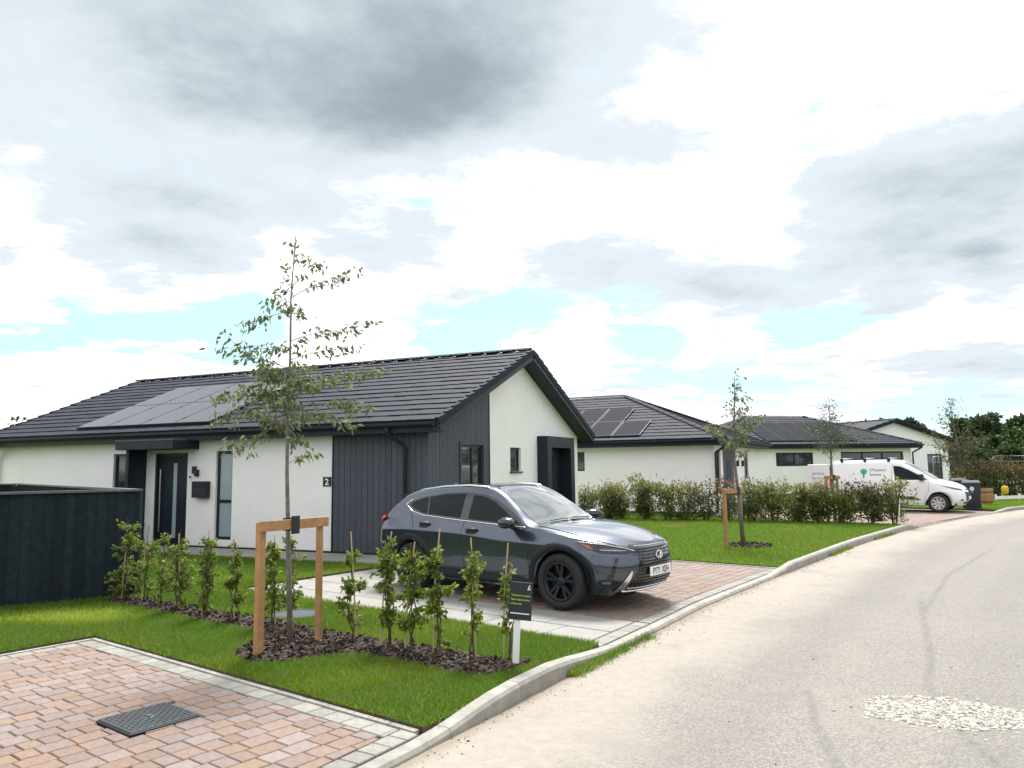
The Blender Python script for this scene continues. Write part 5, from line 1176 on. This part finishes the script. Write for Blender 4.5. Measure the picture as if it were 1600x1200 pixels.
br = empty('barrier', (22.2, 33.4, .07), rad(22), 'low white barrier boards in front of the reddish far hedge', 'barrier')
for x in (-1.5, 0, 1.5, 3): box('post', M_white, br, x-.03, x+.03, -.03, .03, 0, .30)
for z in (.08,): box('board', M_white, br, -1.6, 3.2, -.05, -.031, z, z+.14)
yl = empty('site_lamp', (21.35, 33.02, .37), 0, 'yellow site lamp on the white barrier in the background', 'lamp'); M_yel = mat('yellow_plastic', (.65, .38, .02), .5)
MB().lathe([(.0, 0), (.10, .0), (.13, .06), (.14, .24), (.10, .34), (.0, .36)], 14, 'z').build('housing', M_yel, yl, True); MB().tube([(-.12, 0, .34), (-.05, 0, .44), (.05, 0, .44), (.12, 0, .34)], .014, 6).build('carry_handle', M_twig, yl)

# ------------------------------------------------------------------ vegetation
def unit(a): a = np.asarray(a, float); return a/max(np.linalg.norm(a), 1e-9)
def bez(p0, p1, p2, n): t = np.linspace(0, 1, n)[:, None]; return (1-t)**2*p0+2*(1-t)*t*p1+t*t*p2
def sapling(loc, label, H, br, trunk, tr_r, nleaf, lsize, fill, seed, lm=None, twiglen=.12, stake=None, name='young_tree', droop=.8, group='staked young trees'):
    """br: list of (z_start, dx, dy, z_end); trunk: list of (dx, dy, z)"""
    r = np.random.default_rng(seed); o = empty(name, loc, 0, label, 'tree', group)
    T = np.array(trunk); zt_ = T[:, 2]; rads = [tr_r*(1-.86*z/H) for z in zt_]
    tm = MB().tube(T, rads, 9); at = lambda z: np.array([np.interp(z, zt_, T[:, 0]), np.interp(z, zt_, T[:, 1]), z])
    bm = MB(); P, D = [], []
    def shoot(p0, p2, rad0, nl, lift):
        mid_ = (p0+p2)/2+np.array([0, 0, lift]); C = bez(p0, mid_, p2, 9); bm.tube(C, list(np.linspace(rad0, rad0*.25, 9)), 5)
        for k in range(nl):
            t = r.uniform(.22, 1)**.8; i = min(int(t*8), 7); q = C[i]+(C[i+1]-C[i])*(t*8-i); d0 = unit(C[i+1]-C[i])
            off = r.normal(size=3)*twiglen*.35; P.append(q+off*[1, 1, .6]); D.append(d0*.5+r.normal(size=3)*.55+np.array([0, 0, -droop]))
    for z0, dx, dy, z1 in br:
        p0 = at(z0); p2 = np.array([dx, dy, z1]); ln = np.linalg.norm(p2-p0); shoot(p0, p2, tr_r*.26*(1-.5*z0/H), int(nleaf*ln), ln*.12)
        for k in range(int(ln*5)):        # side twigs
            t = r.uniform(.35, .95); q = p0+(p2-p0)*t+np.array([0, 0, ln*.06]); e = q+r.normal(size=3)*[.14, .14, .06]+unit(p2-p0)*.12; shoot(q, e, tr_r*.09, int(nleaf*.16), .02)
    for zc, w_, n in fill:
        for k in range(n):
            z0 = zc+r.normal()*.16; a = r.uniform(0, 2*math.pi); l = abs(r.normal())*w_*.6+.12; p0 = at(z0); shoot(p0, p0+np.array([math.cos(a)*l, math.sin(a)*l, r.uniform(-.05, .16)]), tr_r*.13, int(nleaf*l*1.5), .03)
    t_ = tm.build('trunk', M_bark, o, True); bm.build('branches', M_bark, o, True)
    leafmesh('crown', P, D, lsize, lsize*.42, lm or M_leaf, o, seed)
    return o
br1 = [(2.35, .85, -.15, 2.33), (2.30, .60, .25, 2.17), (2.45, .92, .2, 2.75), (3.05, .72, -.1, 3.13), (2.85, .55, .2, 2.98), (3.5, .52, .05, 3.74), (3.62, .32, -.1, 3.84), (3.38, -.33, .05, 3.47), (3.36, -.57, .15, 3.20),
       (2.92, -.61, -.1, 2.95), (2.5, -.83, .15, 2.45), (2.4, -.73, -.2, 2.20), (2.2, -.6, .1, 1.93), (2.15, .24, -.1, 1.86), (2.75, -.45, -.3, 2.85), (2.6, .35, .5, 2.72), (2.55, -.2, .55, 2.65), (2.3, .1, -.5, 2.4), (2.2, .4, -.25, 2.25), (3.85, .07, .02, 3.95), (3.75, -.08, 0, 3.86), (3.95, .05, -.03, 4.12), (3.6, -.1, .03, 3.7)]
sapling((-2.27, 7.67, .09), 'tall slender sapling tied to a timber goalpost stake on the front lawn', 4.15, br1,
        [(.05, 0, -.05), (.02, 0, .6), (0, .0, 1.2), (-.02, 0, 1.7), (-.03, .01, 2.3), (-.01, 0, 2.9), (-.015, 0, 3.5), (.012, 0, 4.0), (.02, 0, 4.16)], .029, 60, .076, [(2.25, .55, 13), (2.55, .46, 14), (2.85, .25, 6), (3.3, .12, 4)], 21)
def stake_frame(p0, p1, label, h, bar_z, tie, group='timber tree stakes', thick=.07):
    s_ = empty('tree_stake', (*p0, .085), math.atan2(p1[1]-p0[1], p1[0]-p0[0]), label, 'stake', group); ln = math.hypot(p1[0]-p0[0], p1[1]-p0[1]); t = thick/2
    for x in (0, ln):
        MB().tube([(x, 0, -.06), (x, 0, h)], t*1.04, 12).build('post', M_wood, s_, False) if x else MB().box(-t, t, -t, t, -.06, h, .006).build('post', M_wood, s_)
    MB().box(-.05, ln+.06, -t-.034, -t-.001, bar_z-.085, bar_z+.012, .004).build('crossbar', M_wood, s_)
    tx = tie; MB().lathe([(.058, -.07), (.064, -.07), (.064, .05), (.058, .05)], 14, 'z', c=(tx, -t+.035+.02, bar_z-.03)).build('rubber_tie', M_black, s_)
    MB().box(tx-.05, tx+.05, -t-.042, -t-.034, bar_z-.13, bar_z+.045, .003).build('tie_strap', M_black, s_)
    return s_
stake_frame((-2.40, 7.25), (-1.99, 7.83), 'timber goalpost stake with crossbar holding the tall sapling by the front hedge', 1.24, 1.24, .345)
br2 = [(1.9, -.5, .1, 2.55), (2.0, -.62, -.2, 2.45), (2.1, .42, .1, 2.6), (2.3, .55, -.1, 2.75), (2.4, .35, .2, 3.0), (2.6, -.1, .1, 3.1), (2.7, .25, -.1, 3.2), (2.9, .1, .1, 3.5), (2.0, .2, -.3, 2.5), (1.8, -.2, -.2, 2.2)]
sapling((4.80, 16.2, .09), 'sapling with sparse crown tied to a timber stake on the second lawn', 3.6, br2, [(.06, 0, -.05), (.0, 0, 1.), (-.06, 0, 1.8), (-.03, 0, 2.5), (.0, 0, 3.1), (.03, 0, 3.6)], .05, 44, .10, [(2.05, .3, 7), (2.5, .15, 4)], 31, twiglen=.16)
stake_frame((4.43, 15.98), (4.86, 16.30), 'timber stake with short crossbar beside the second lawn sapling', 1.22, 1.2, .40)
br3 = [(1.8, -.5, 0, 2.4), (1.8, .5, .1, 2.5), (2.0, -.6, .2, 2.9), (2.0, .65, -.2, 2.9), (2.2, -.3, -.3, 3.2), (2.2, .35, .3, 3.2), (2.5, .05, 0, 3.6), (1.9, 0, .5, 2.6), (1.9, .1, -.5, 2.7)]
sapling((9.50, 22.6, .09), 'feathery young tree rising from the hedge in front of the van', 3.6, br3, [(.02, 0, -.05), (0, 0, 1.), (0, 0, 1.8), (.02, 0, 2.6), (.03, 0, 3.4)], .05, 62, .075, [(2.3, .55, 10), (2.8, .4, 9)], 41, lm=leafmat('grey_green_leaf', (.075, .10, .05), (.13, .14, .08)), twiglen=.3, droop=.2)
stake_frame((9.25, 22.45), (9.65, 22.62), 'timber stake half hidden in the hedge in front of the van', 1.35, 1.33, .25)
br4 = [(1.2, -.9, .2, 2.0), (1.2, 1.0, 0, 1.8), (1.6, -1.2, -.3, 2.6), (1.6, 1.1, .3, 2.5), (2.0, -1.0, .4, 3.1), (2.0, .9, -.4, 2.9), (2.4, -.7, 0, 3.7), (2.4, .6, .2, 3.3), (2.8, -.45, .1, 4.3), (3.2, -.25, 0, 4.6), (1.8, .2, .9, 2.6), (1.8, -.1, -.9, 2.5)]
sapling((20.9, 35.4, .07), 'birch tree with drooping olive foliage in front of the far bungalow', 4.6, br4, [(.0, 0, -.05), (.05, 0, 1.2), (0, 0, 2.2), (-.15, 0, 3.3), (-.3, 0, 4.5)], .07, 42, .13, [(1.8, .9, 10), (2.4, .7, 9)], 51, lm=leafmat('olive_leaf', (.07, .085, .03), (.15, .13, .06)), twiglen=.45, name='birch_tree', group='trees along the road')
# young hedge plants on canes along the mulch strip
ordn = ['first', 'second', 'third', 'fourth', 'fifth', 'sixth', 'seventh', 'eighth', 'ninth', 'tenth', 'eleventh', 'twelfth', 'thirteenth', 'fourteenth', 'fifteenth', 'sixteenth', 'seventeenth']
def hedge_plant(loc, label, h, w_, n, seed, cane=(0., 0.), canetop=1.1, low=.25, ls=.053):
    r = np.random.default_rng(seed); o = empty('hedge_plant', loc, 0, label, 'hedge plant', 'young hedge plants on bamboo canes')
    c = cane; MB().tube([(c[0], c[1], -.05), (c[0]*.4-.01, c[1]*.4, canetop*.55), (-c[0]*.4, -.01, canetop)], .0075, 6).build('cane', M_cane, o)
    st = MB(); P, D = [], []
    for k in range(r.integers(2, 4)):
        a = r.uniform(0, 6.28); b0 = np.array([.03*math.cos(a), .03*math.sin(a), -.03]); pts = [b0]; 
        for i in range(1, 8): pts.append(b0*(1-i/8)+np.array([r.normal()*.022, r.normal()*.022, h*i/7*(1 if k == 0 else r.uniform(.8, 1))]))
        st.tube(pts, list(np.linspace(.009, .003, 8)), 5)
        for j in range(int(13*h)):
            z = r.uniform(low, 1)*h; i = min(int(z/h*7), 6); q = pts[i]; a = r.uniform(0, 6.28); env = w_*(.55+.45*math.sin(math.pi*min(1, (z/h-low*.6)/(1-low*.6))))*r.uniform(.4, 1.15)
            e = q+np.array([math.cos(a)*env, math.sin(a)*env, r.uniform(-.02, .10)]); st.tube([q, (q+e)/2+[0, 0, .015], e], [.003, .002, .0012], 4, False)
            m = max(4, int(1.9*n/(13*h*2.5)))
            for t in r.uniform(.15, 1.05, m): P.append(q+(e-q)*t+r.normal(size=3)*.016); D.append(unit(e-q)*.6+r.normal(size=3)*.5+np.array([0, 0, -.25]))
    st.build('stems', M_twig, o); leafmesh('foliage', P, D, ls, ls*.62, M_hleaf, o, seed); return o
cn = [(-5.26, 10.4), (-4.97, 10.33), (-4.58, 10.02), (-4.21, 9.64), (-3.66, 9.16), (-3.26, 8.93), (-2.72, 8.62), (-2.42, 8.36), (-1.65, 7.84), (-1.23, 7.50), (-.98, 7.36), (-.72, 7.24), (-.38, 6.98), (-.07, 7.02)]
hs = [1.12, .98, .95, .92, .98, .95, 1.0, 1.02, .92, 1.02, .95, 1.02, 1.0, .82]; ws = [.24, .24, .2, .2, .14, .12, .15, .15, .15, .17, .16, .2, .15, .10]; nl = [520, 520, 420, 400, 300, 420, 360, 330, 430, 460, 360, 560, 430, 200]
for k, (p, h) in enumerate(zip(cn, hs)):
    hedge_plant((p[0], p[1], .09), '%s young hedge plant from the fence in the mulched strip' % ordn[k], h*random.uniform(.98, 1.16), ws[k]*random.uniform(.6, .95), nl[k]*random.uniform(.7, 1.05), 100+k, cane=(random.uniform(-.08, .08), random.uniform(-.05, .02)), canetop=random.uniform(.98, 1.16) if k > 7 else random.uniform(.7, .98), low=.18 if k < 5 else .28)
# established shrubs of the far hedge
def shrub(loc, label, h, w_, n, seed, m, group, ls=.085, name='hedge_shrub', cat='shrub', bottom=.12):
    r = np.random.default_rng(seed); o = empty(name, loc, 0, label, cat, group); st = MB(); P, D = [], []
    for k in range(7):
        a = r.uniform(0, 6.28); l = r.uniform(.2, 1)*w_*.75; hh = h*r.uniform(.75, 1.02); p0 = np.array([.06*math.cos(a), .06*math.sin(a), -.05]); p2 = np.array([l*math.cos(a), l*math.sin(a), hh])
        C = bez(p0, np.array([l*.5*math.cos(a), l*.5*math.sin(a), hh*.5]), p2, 7); st.tube(C, list(np.linspace(.014, .004, 7)), 5)
        for c in range(13):
            t = r.uniform(bottom, 1.0); q = C[min(int(t*6), 5)]+r.normal(size=3)*[w_*.26, w_*.26, .05]; k2 = int(n/91*r.uniform(.3, 1.7)); s2 = r.uniform(.05, .11)
            for _ in range(k2): P.append(q+r.normal(size=3)*s2); D.append(r.normal(size=3)+np.array([0, 0, .35]))
    P = np.array(P); keep = P[:, 2] > .05; P = P[keep]; D = np.array(D)[keep]
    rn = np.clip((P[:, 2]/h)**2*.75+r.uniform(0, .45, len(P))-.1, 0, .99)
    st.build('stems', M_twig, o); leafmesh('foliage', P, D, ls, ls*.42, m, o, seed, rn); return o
pa, pb = np.array([2.45, 25.15]), np.array([10.75, 21.4]); ns = 15
hh_ = [1.15, 1.25, 1.2, 1.5, 1.3, 1.25, 1.25, 1.3, 1.3, 1.3, 1.3, 1.25, 1.2, 1.3, 1.35]; nn_ = [1000, 1000, 950, 1300, 1000, 900, 480, 480, 1300, 1000, 1300, 1200, 1000, 1000, 800]
for k in range(ns):
    p = pa+(pb-pa)*k/(ns-1)+rng.normal(size=2)*.05
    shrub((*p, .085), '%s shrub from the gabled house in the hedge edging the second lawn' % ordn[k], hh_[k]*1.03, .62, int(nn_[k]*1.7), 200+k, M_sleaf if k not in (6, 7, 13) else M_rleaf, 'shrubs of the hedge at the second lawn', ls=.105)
for k in range(11):
    p = np.array([20.8, 34.6])+np.array([.95, .30])*k*.82
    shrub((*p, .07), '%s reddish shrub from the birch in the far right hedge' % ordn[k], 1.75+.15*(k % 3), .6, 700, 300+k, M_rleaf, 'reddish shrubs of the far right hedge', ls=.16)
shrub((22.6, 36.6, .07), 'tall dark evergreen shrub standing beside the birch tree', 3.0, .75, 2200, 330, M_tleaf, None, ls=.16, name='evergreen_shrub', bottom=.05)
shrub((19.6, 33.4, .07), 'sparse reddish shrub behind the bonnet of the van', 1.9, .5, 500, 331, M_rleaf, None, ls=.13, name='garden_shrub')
# background trees
def far_tree(loc, H, W_, seed, m, label, group='trees on the skyline', n=1500, ls=.55):
    r = np.random.default_rng(seed); o = empty('skyline_tree', loc, 0, label, 'tree', group); P, D = [], []
    tm = MB().tube([(0, 0, -.2), (r.normal()*.1, 0, H*.35), (r.normal()*.2, 0, H*.75)], [H*.028, H*.02, H*.006], 7); nb_ = 16
    for k in range(nb_):
        t = r.uniform(.22, 1); a = r.uniform(0, 6.28); env = W_*math.sin(math.pi*min(.97, t**.8*.86+.1))*r.uniform(.3, 1); c = np.array([env*math.cos(a), env*math.sin(a), H*t*.95]); rr_ = W_*r.uniform(.22, .42)
        tm.tube([(0, 0, H*t*.6), tuple(c*[.6, .6, .95]), tuple(c)], [H*.008, H*.005, H*.002], 4, False)
        for _ in range(n//nb_):
            d = unit(r.normal(size=3)); P.append(c+d*rr_*r.uniform(.35, 1.05)*[1, 1, .8]); D.append(d+r.normal(size=3)*.7)
    tm.build('trunk', M_twig, o); leafmesh('crown', P, D, ls, ls*.6, m, o, seed); return o
ft = [(1338, 80, 5.6), (1356, 84, 6.4), (1374, 92, 6.6), (1408, 88, 6.4), (1424, 84, 6.5), (1440, 90, 6.0), (1458, 86, 5.0), (1498, 82, 6.3), (1513, 90, 6.9), (1530, 84, 7.1), (1548, 88, 7.2), (1562, 92, 6.0), (1577, 84, 5.2), (1600, 80, 7.0), (1622, 86, 7.4), (1650, 84, 6.8), (1690, 90, 7.5), (1740, 86, 7.0)]
for k, (px_, dist, H) in enumerate(ft):
    far_tree(((px_-800)/1176*dist*.997, dist, 0), H, H*.30, 400+k, M_tleaf, '%s dark tree from the left on the skyline right of the far bungalows' % (ordn+['eighteenth'])[k])
for k, (px_, dist, H) in enumerate([(1548, 62, 3.6), (1572, 58, 3.0), (1592, 60, 4.3), (1615, 56, 4.0), (1655, 60, 4.4)]):
    far_tree(((px_-800)/1176*dist, dist, 0), H, H*.42, 430+k, M_tleaf2, '%s mid-green tree from the left before the dark skyline trees' % ordn[k], 'mid-green trees before the skyline', 1300, .4)
far_tree((-26.6, 40, 0), 4.75, 1.3, 440, M_tleaf2, 'small lone tree showing over the left end of the roof', None, 500, .28)
# far wood closing the horizon
P, D = [], []; r = np.random.default_rng(9)
for k in range(9000):
    a = rad(r.uniform(22, 62)); d = r.uniform(105, 135); P.append((d*math.sin(a), d*math.cos(a), min(abs(r.normal())*2.0, 4.2)+.2)); D.append(r.normal(size=3))
tag(leafmesh('far_wood', P, D, .95, .7, M_tleaf, None, 77), 'dark mass of far wood on the horizon', None, None, 'stuff')

P, D = [], []; r = np.random.default_rng(19)  # ring of leaves added out of view to darken reflections in the car
for k in range(9000):
    a = rad(r.uniform(82, 262)); d = r.uniform(26, 36); P.append((d*math.sin(a), d*math.cos(a), min(abs(r.normal())*1.6, 4)+.2)); D.append(r.normal(size=3))
tag(leafmesh('added_wood', P, D, 1.3, .9, M_tleaf, None, 78), 'unseen tree mass added behind the viewer to darken reflections', None, None, 'stuff')

# ------------------------------------------------------------------ mulch, gravel, grass
mul = [tuple(ab(a, b)) for a, b in [(-6.75, -1.74), (-5.5, -1.66), (-4.4, -1.69), (-3.4, -1.64), (-2.92, -1.78), (-2.82, -2.1), (-2.6, -2.38), (-2.2, -2.46), (-1.95, -2.3), (-1.82, -1.98), (-1.68, -1.70), (-1.0, -1.63), (-.35, -1.66), (-.14, -1.56), (-.06, -1.05), (-.6, -1.10), (-1.6, -1.16), (-3, -1.24), (-4.4, -1.26), (-5.6, -1.3), (-6.75, -1.36)]]
MB().prism(mul if area(mul) > 0 else mul[::-1], .0, .097).build('mulch_bed', M_soil)
bpy.data.objects['mulch_bed']['kind'] = 'structure'
mp = np.array(mul); X = rng.uniform(mp[:, 0].min()-.05, mp[:, 0].max()+.05, 30000); Y = rng.uniform(mp[:, 1].min(), mp[:, 1].max(), 30000); k = inpoly(X, Y, mul); X, Y = X[k][:6500], Y[k][:6500]
n = len(X); C = np.stack([X, Y, .10+rng.uniform(0, .03, n)], 1); d1 = rng.normal(size=(n, 3))*[1, 1, .35]; d1 /= np.linalg.norm(d1, axis=1, keepdims=True); d2 = np.cross(d1, rng.normal(size=(n, 3))*[.4, .4, 1]); d2 /= np.linalg.norm(d2, axis=1, keepdims=True)
a = (rng.uniform(.012, .04, n))[:, None]*d1; b = (rng.uniform(.006, .014, n))[:, None]*d2
tag(quadmesh('bark_mulch', np.stack([C-a-b, C+a-b, C+a+b, C-a+b], 1).reshape(-1, 3), M_chip, None, rng.uniform(0, 1, n)), 'dark bark mulch chips along the young hedge', None, None, 'stuff')
q_ = np.sqrt(rng.uniform(0, 1, 700))*.46; t_ = rng.uniform(0, 6.28, 700); n = 700; C = np.stack([4.98+q_*np.cos(t_), 16.2+q_*np.sin(t_), .10+rng.uniform(0, .035, n)], 1)
d1 = rng.normal(size=(n, 3))*[1, 1, .35]; d1 /= np.linalg.norm(d1, axis=1, keepdims=True); d2 = np.cross(d1, rng.normal(size=(n, 3))*[.4, .4, 1]); d2 /= np.linalg.norm(d2, axis=1, keepdims=True)
a = (rng.uniform(.02, .05, n))[:, None]*d1; b = (rng.uniform(.009, .02, n))[:, None]*d2
tag(quadmesh('bark_mulch', np.stack([C-a-b, C+a-b, C+a+b, C-a+b], 1).reshape(-1, 3), M_chip, None, rng.uniform(0, 1, n)), 'small round patch of bark mulch under the second lawn sapling', None, None, 'stuff')
def stones(name, XY, sz, z, m, label, seed=1, rough=.5):
    r = np.random.default_rng(seed); bm = bmesh.new(); bmesh.ops.create_icosphere(bm, subdivisions=1, radius=1); bm.verts.ensure_lookup_table(); V0 = np.array([q.co[:] for q in bm.verts]); F0 = np.array([[q.index for q in f.verts] for f in bm.faces]); bm.free()
    n = len(XY); vs, fs, rn = [], [], []
    for i in range(n):
        s_ = sz[i]*np.array([r.uniform(.8, 1.5), r.uniform(.6, 1.1), r.uniform(.4, .8)]); a = r.uniform(0, 6.28); v = V0*(1+r.uniform(-.2, .2, (len(V0), 1)))*s_
        v = np.stack([v[:, 0]*math.cos(a)-v[:, 1]*math.sin(a), v[:, 0]*math.sin(a)+v[:, 1]*math.cos(a), v[:, 2]], 1)+[XY[i][0], XY[i][1], z+s_[2]*.4]; fs.append(F0+len(V0)*i); vs.append(v); rn += [r.random()]*len(F0)
    return tag(mesh(name, np.concatenate(vs), np.concatenate(fs), m, None, False, rn), label, None, None, 'stuff')
pp = [(2.54, 5.70), (2.66, 5.98), (2.84, 6.13), (3.1, 6.12), (3.36, 6.06), (3.55, 5.86), (3.9, 5.62), (3.75, 5.42), (3.4, 5.36), (3.1, 5.33), (2.85, 5.44), (2.62, 5.56)]
X = rng.uniform(2.5, 4.0, 9000); Y = rng.uniform(5.3, 6.2, 9000); k = inpoly(X, Y, pp); XY = np.stack([X[k], Y[k]], 1)[:2800]; XY = np.concatenate([XY, XY[rng.integers(0, len(XY), 260)]+rng.normal(size=(260, 2))*[.16, .09]])
stones('gravel_patch', XY, rng.uniform(.005, .019, len(XY)), -.004, M_stone, 'pothole filled with white gravel in the road', 3)
i = rng.integers(0, len(KERB), 260); o = rng.uniform(.02, 5, 260)**1.0; XY = KERB[i]-KN[i]*o[:, None]; stones('road_grit', XY, rng.uniform(.004, .011, 260), .0, mat('dark_grit', (.16, .14, .12), .9, rnd=.5), 'loose grit scattered on the road', 4)
i = np.array([q for q in range(len(KERB)) if 4 < KERB[q, 1] < 16]); i = rng.choice(i, 700); XY = KERB[i]-KN[i]*(np.abs(rng.normal(size=700))*.07+.01)[:, None]+rng.normal(size=(700, 2))*.1*KT[i]; stones('kerb_grit', XY, rng.uniform(.003, .009, 700), .0, mat('brown_grit', (.20, .14, .09), .95, rnd=.4), 'brown crumbs of soil along the kerb foot', 5)
def blades(name, X, Y, z, h, wd, label, seed, m=None):
    r = np.random.default_rng(seed); n = len(X); a = r.uniform(0, 6.28, n); hh = h*r.uniform(.55, 1.25, n); C = np.stack([X, Y, np.full(n, z)], 1); s_ = np.stack([np.cos(a), np.sin(a), np.zeros(n)], 1)*(wd*r.uniform(.7, 1.3, n))[:, None]
    lean = np.stack([r.normal(size=n)*.45, r.normal(size=n)*.45, np.ones(n)], 1)*hh[:, None]
    v = np.stack([C-s_, C+s_, C+lean+s_*.25, C+lean-s_*.25], 1).reshape(-1, 3)
    patch = .5+.5*np.sin(X*1.7+np.sin(Y*2.3))*np.sin(Y*1.9+np.sin(X*1.3)*1.5); patch2 = np.clip(np.sin(X*.9+1.3*np.sin(Y*.7))*np.cos(Y*1.1-X*.4)*1.6-.7, 0, 1); rn = np.clip(patch*.45+patch2*.5+r.uniform(0, .5, n), 0, .99)
    return tag(quadmesh(name, v, m or M_grass, None, rn), label, None, None, 'stuff')
def in_house(x, y, o, yaw, x0, x1, y0, y1):
    dx, dy = x-o[0], y-o[1]; lx = dx*math.cos(yaw)-dy*math.sin(yaw); ly = dx*math.sin(yaw)+dy*math.cos(yaw); return (lx > x0) & (lx < x1) & (ly > y0) & (ly < y1)
def scatter(n, x0, x1, y0, y1, polys, avoid):
    X = rng.uniform(x0, x1, n); Y = rng.uniform(y0, y1, n); k = inpoly(X, Y, polys)
    for p in avoid: k &= ~inpoly(X, Y, p)
    k &= ~in_house(X, Y, (-1.4417, 14.3877), YAW, -16, .6, -.87, 10); k &= (X > -.80*Y-.6); return X[k]+rng.normal(size=k.sum())*.016, Y[k]+rng.normal(size=k.sum())*.016
stake_hole = [(-2.62, 9.25)]
X, Y = scatter(330000, -6.6, .9, 5.0, 9.0, LA, [mul]); blades('lawn_grass', X, Y, .083, .042, .0028, 'short green lawn grass by the near driveway', 1)
X, Y = scatter(330000, -10.5, .4, 9.0, 16.5, LA, [mul]); k = (np.hypot(X+2.62, Y-9.25) > .3); blades('lawn_grass', X[k], Y[k], .083, .045, .0042, 'lawn grass between the hedge and the house', 2)
X, Y = scatter(190000, 0, 12, 12.4, 26.5, LB, []); k = np.hypot(X-4.98, Y-16.2) > .44; blades('lawn_grass', X[k], Y[k], .083, .045, .0075, 'lawn grass of the second garden', 3)
X, Y = scatter(60000, 14, 26, 26.5, 36, LC, []); blades('lawn_grass', X, Y, .078, .05, .012, 'lawn grass beyond the far driveway', 4)
i = np.array([q for q in range(len(KERB)) if 6.65 < KERB[q, 1] < 8.4]); s_ = rng.choice(i, 2600); o = np.abs(rng.normal(size=2600))*.05+.005; dens = np.interp(KERB[s_, 1], [6.65, 7.0, 7.8, 8.0, 8.4], [.9, 1, .5, .25, .5]); k = rng.uniform(size=2600) < dens
XY = (KERB[s_]-KN[s_]*o[:, None]+KT[s_]*rng.uniform(-.15, .15, 2600)[:, None])[k]; blades('kerb_weeds', XY[:, 0], XY[:, 1], 0, .06, .003, 'tufts of grass growing along the kerb foot', 5)
i = np.array([q for q in range(len(KERB)) if 13.5 < KERB[q, 1] < 21]); s_ = rng.choice(i, 2600); XY = KERB[s_]-KN[s_]*(np.abs(rng.normal(size=2600))*.04)[:, None]+KT[s_]*rng.uniform(-.15, .15, 2600)[:, None]; k = np.sin(XY[:, 1]*2.1) > .1; blades('kerb_weeds', XY[k, 0], XY[k, 1], 0, .05, .005, 'grass along the foot of the far kerb', 6)
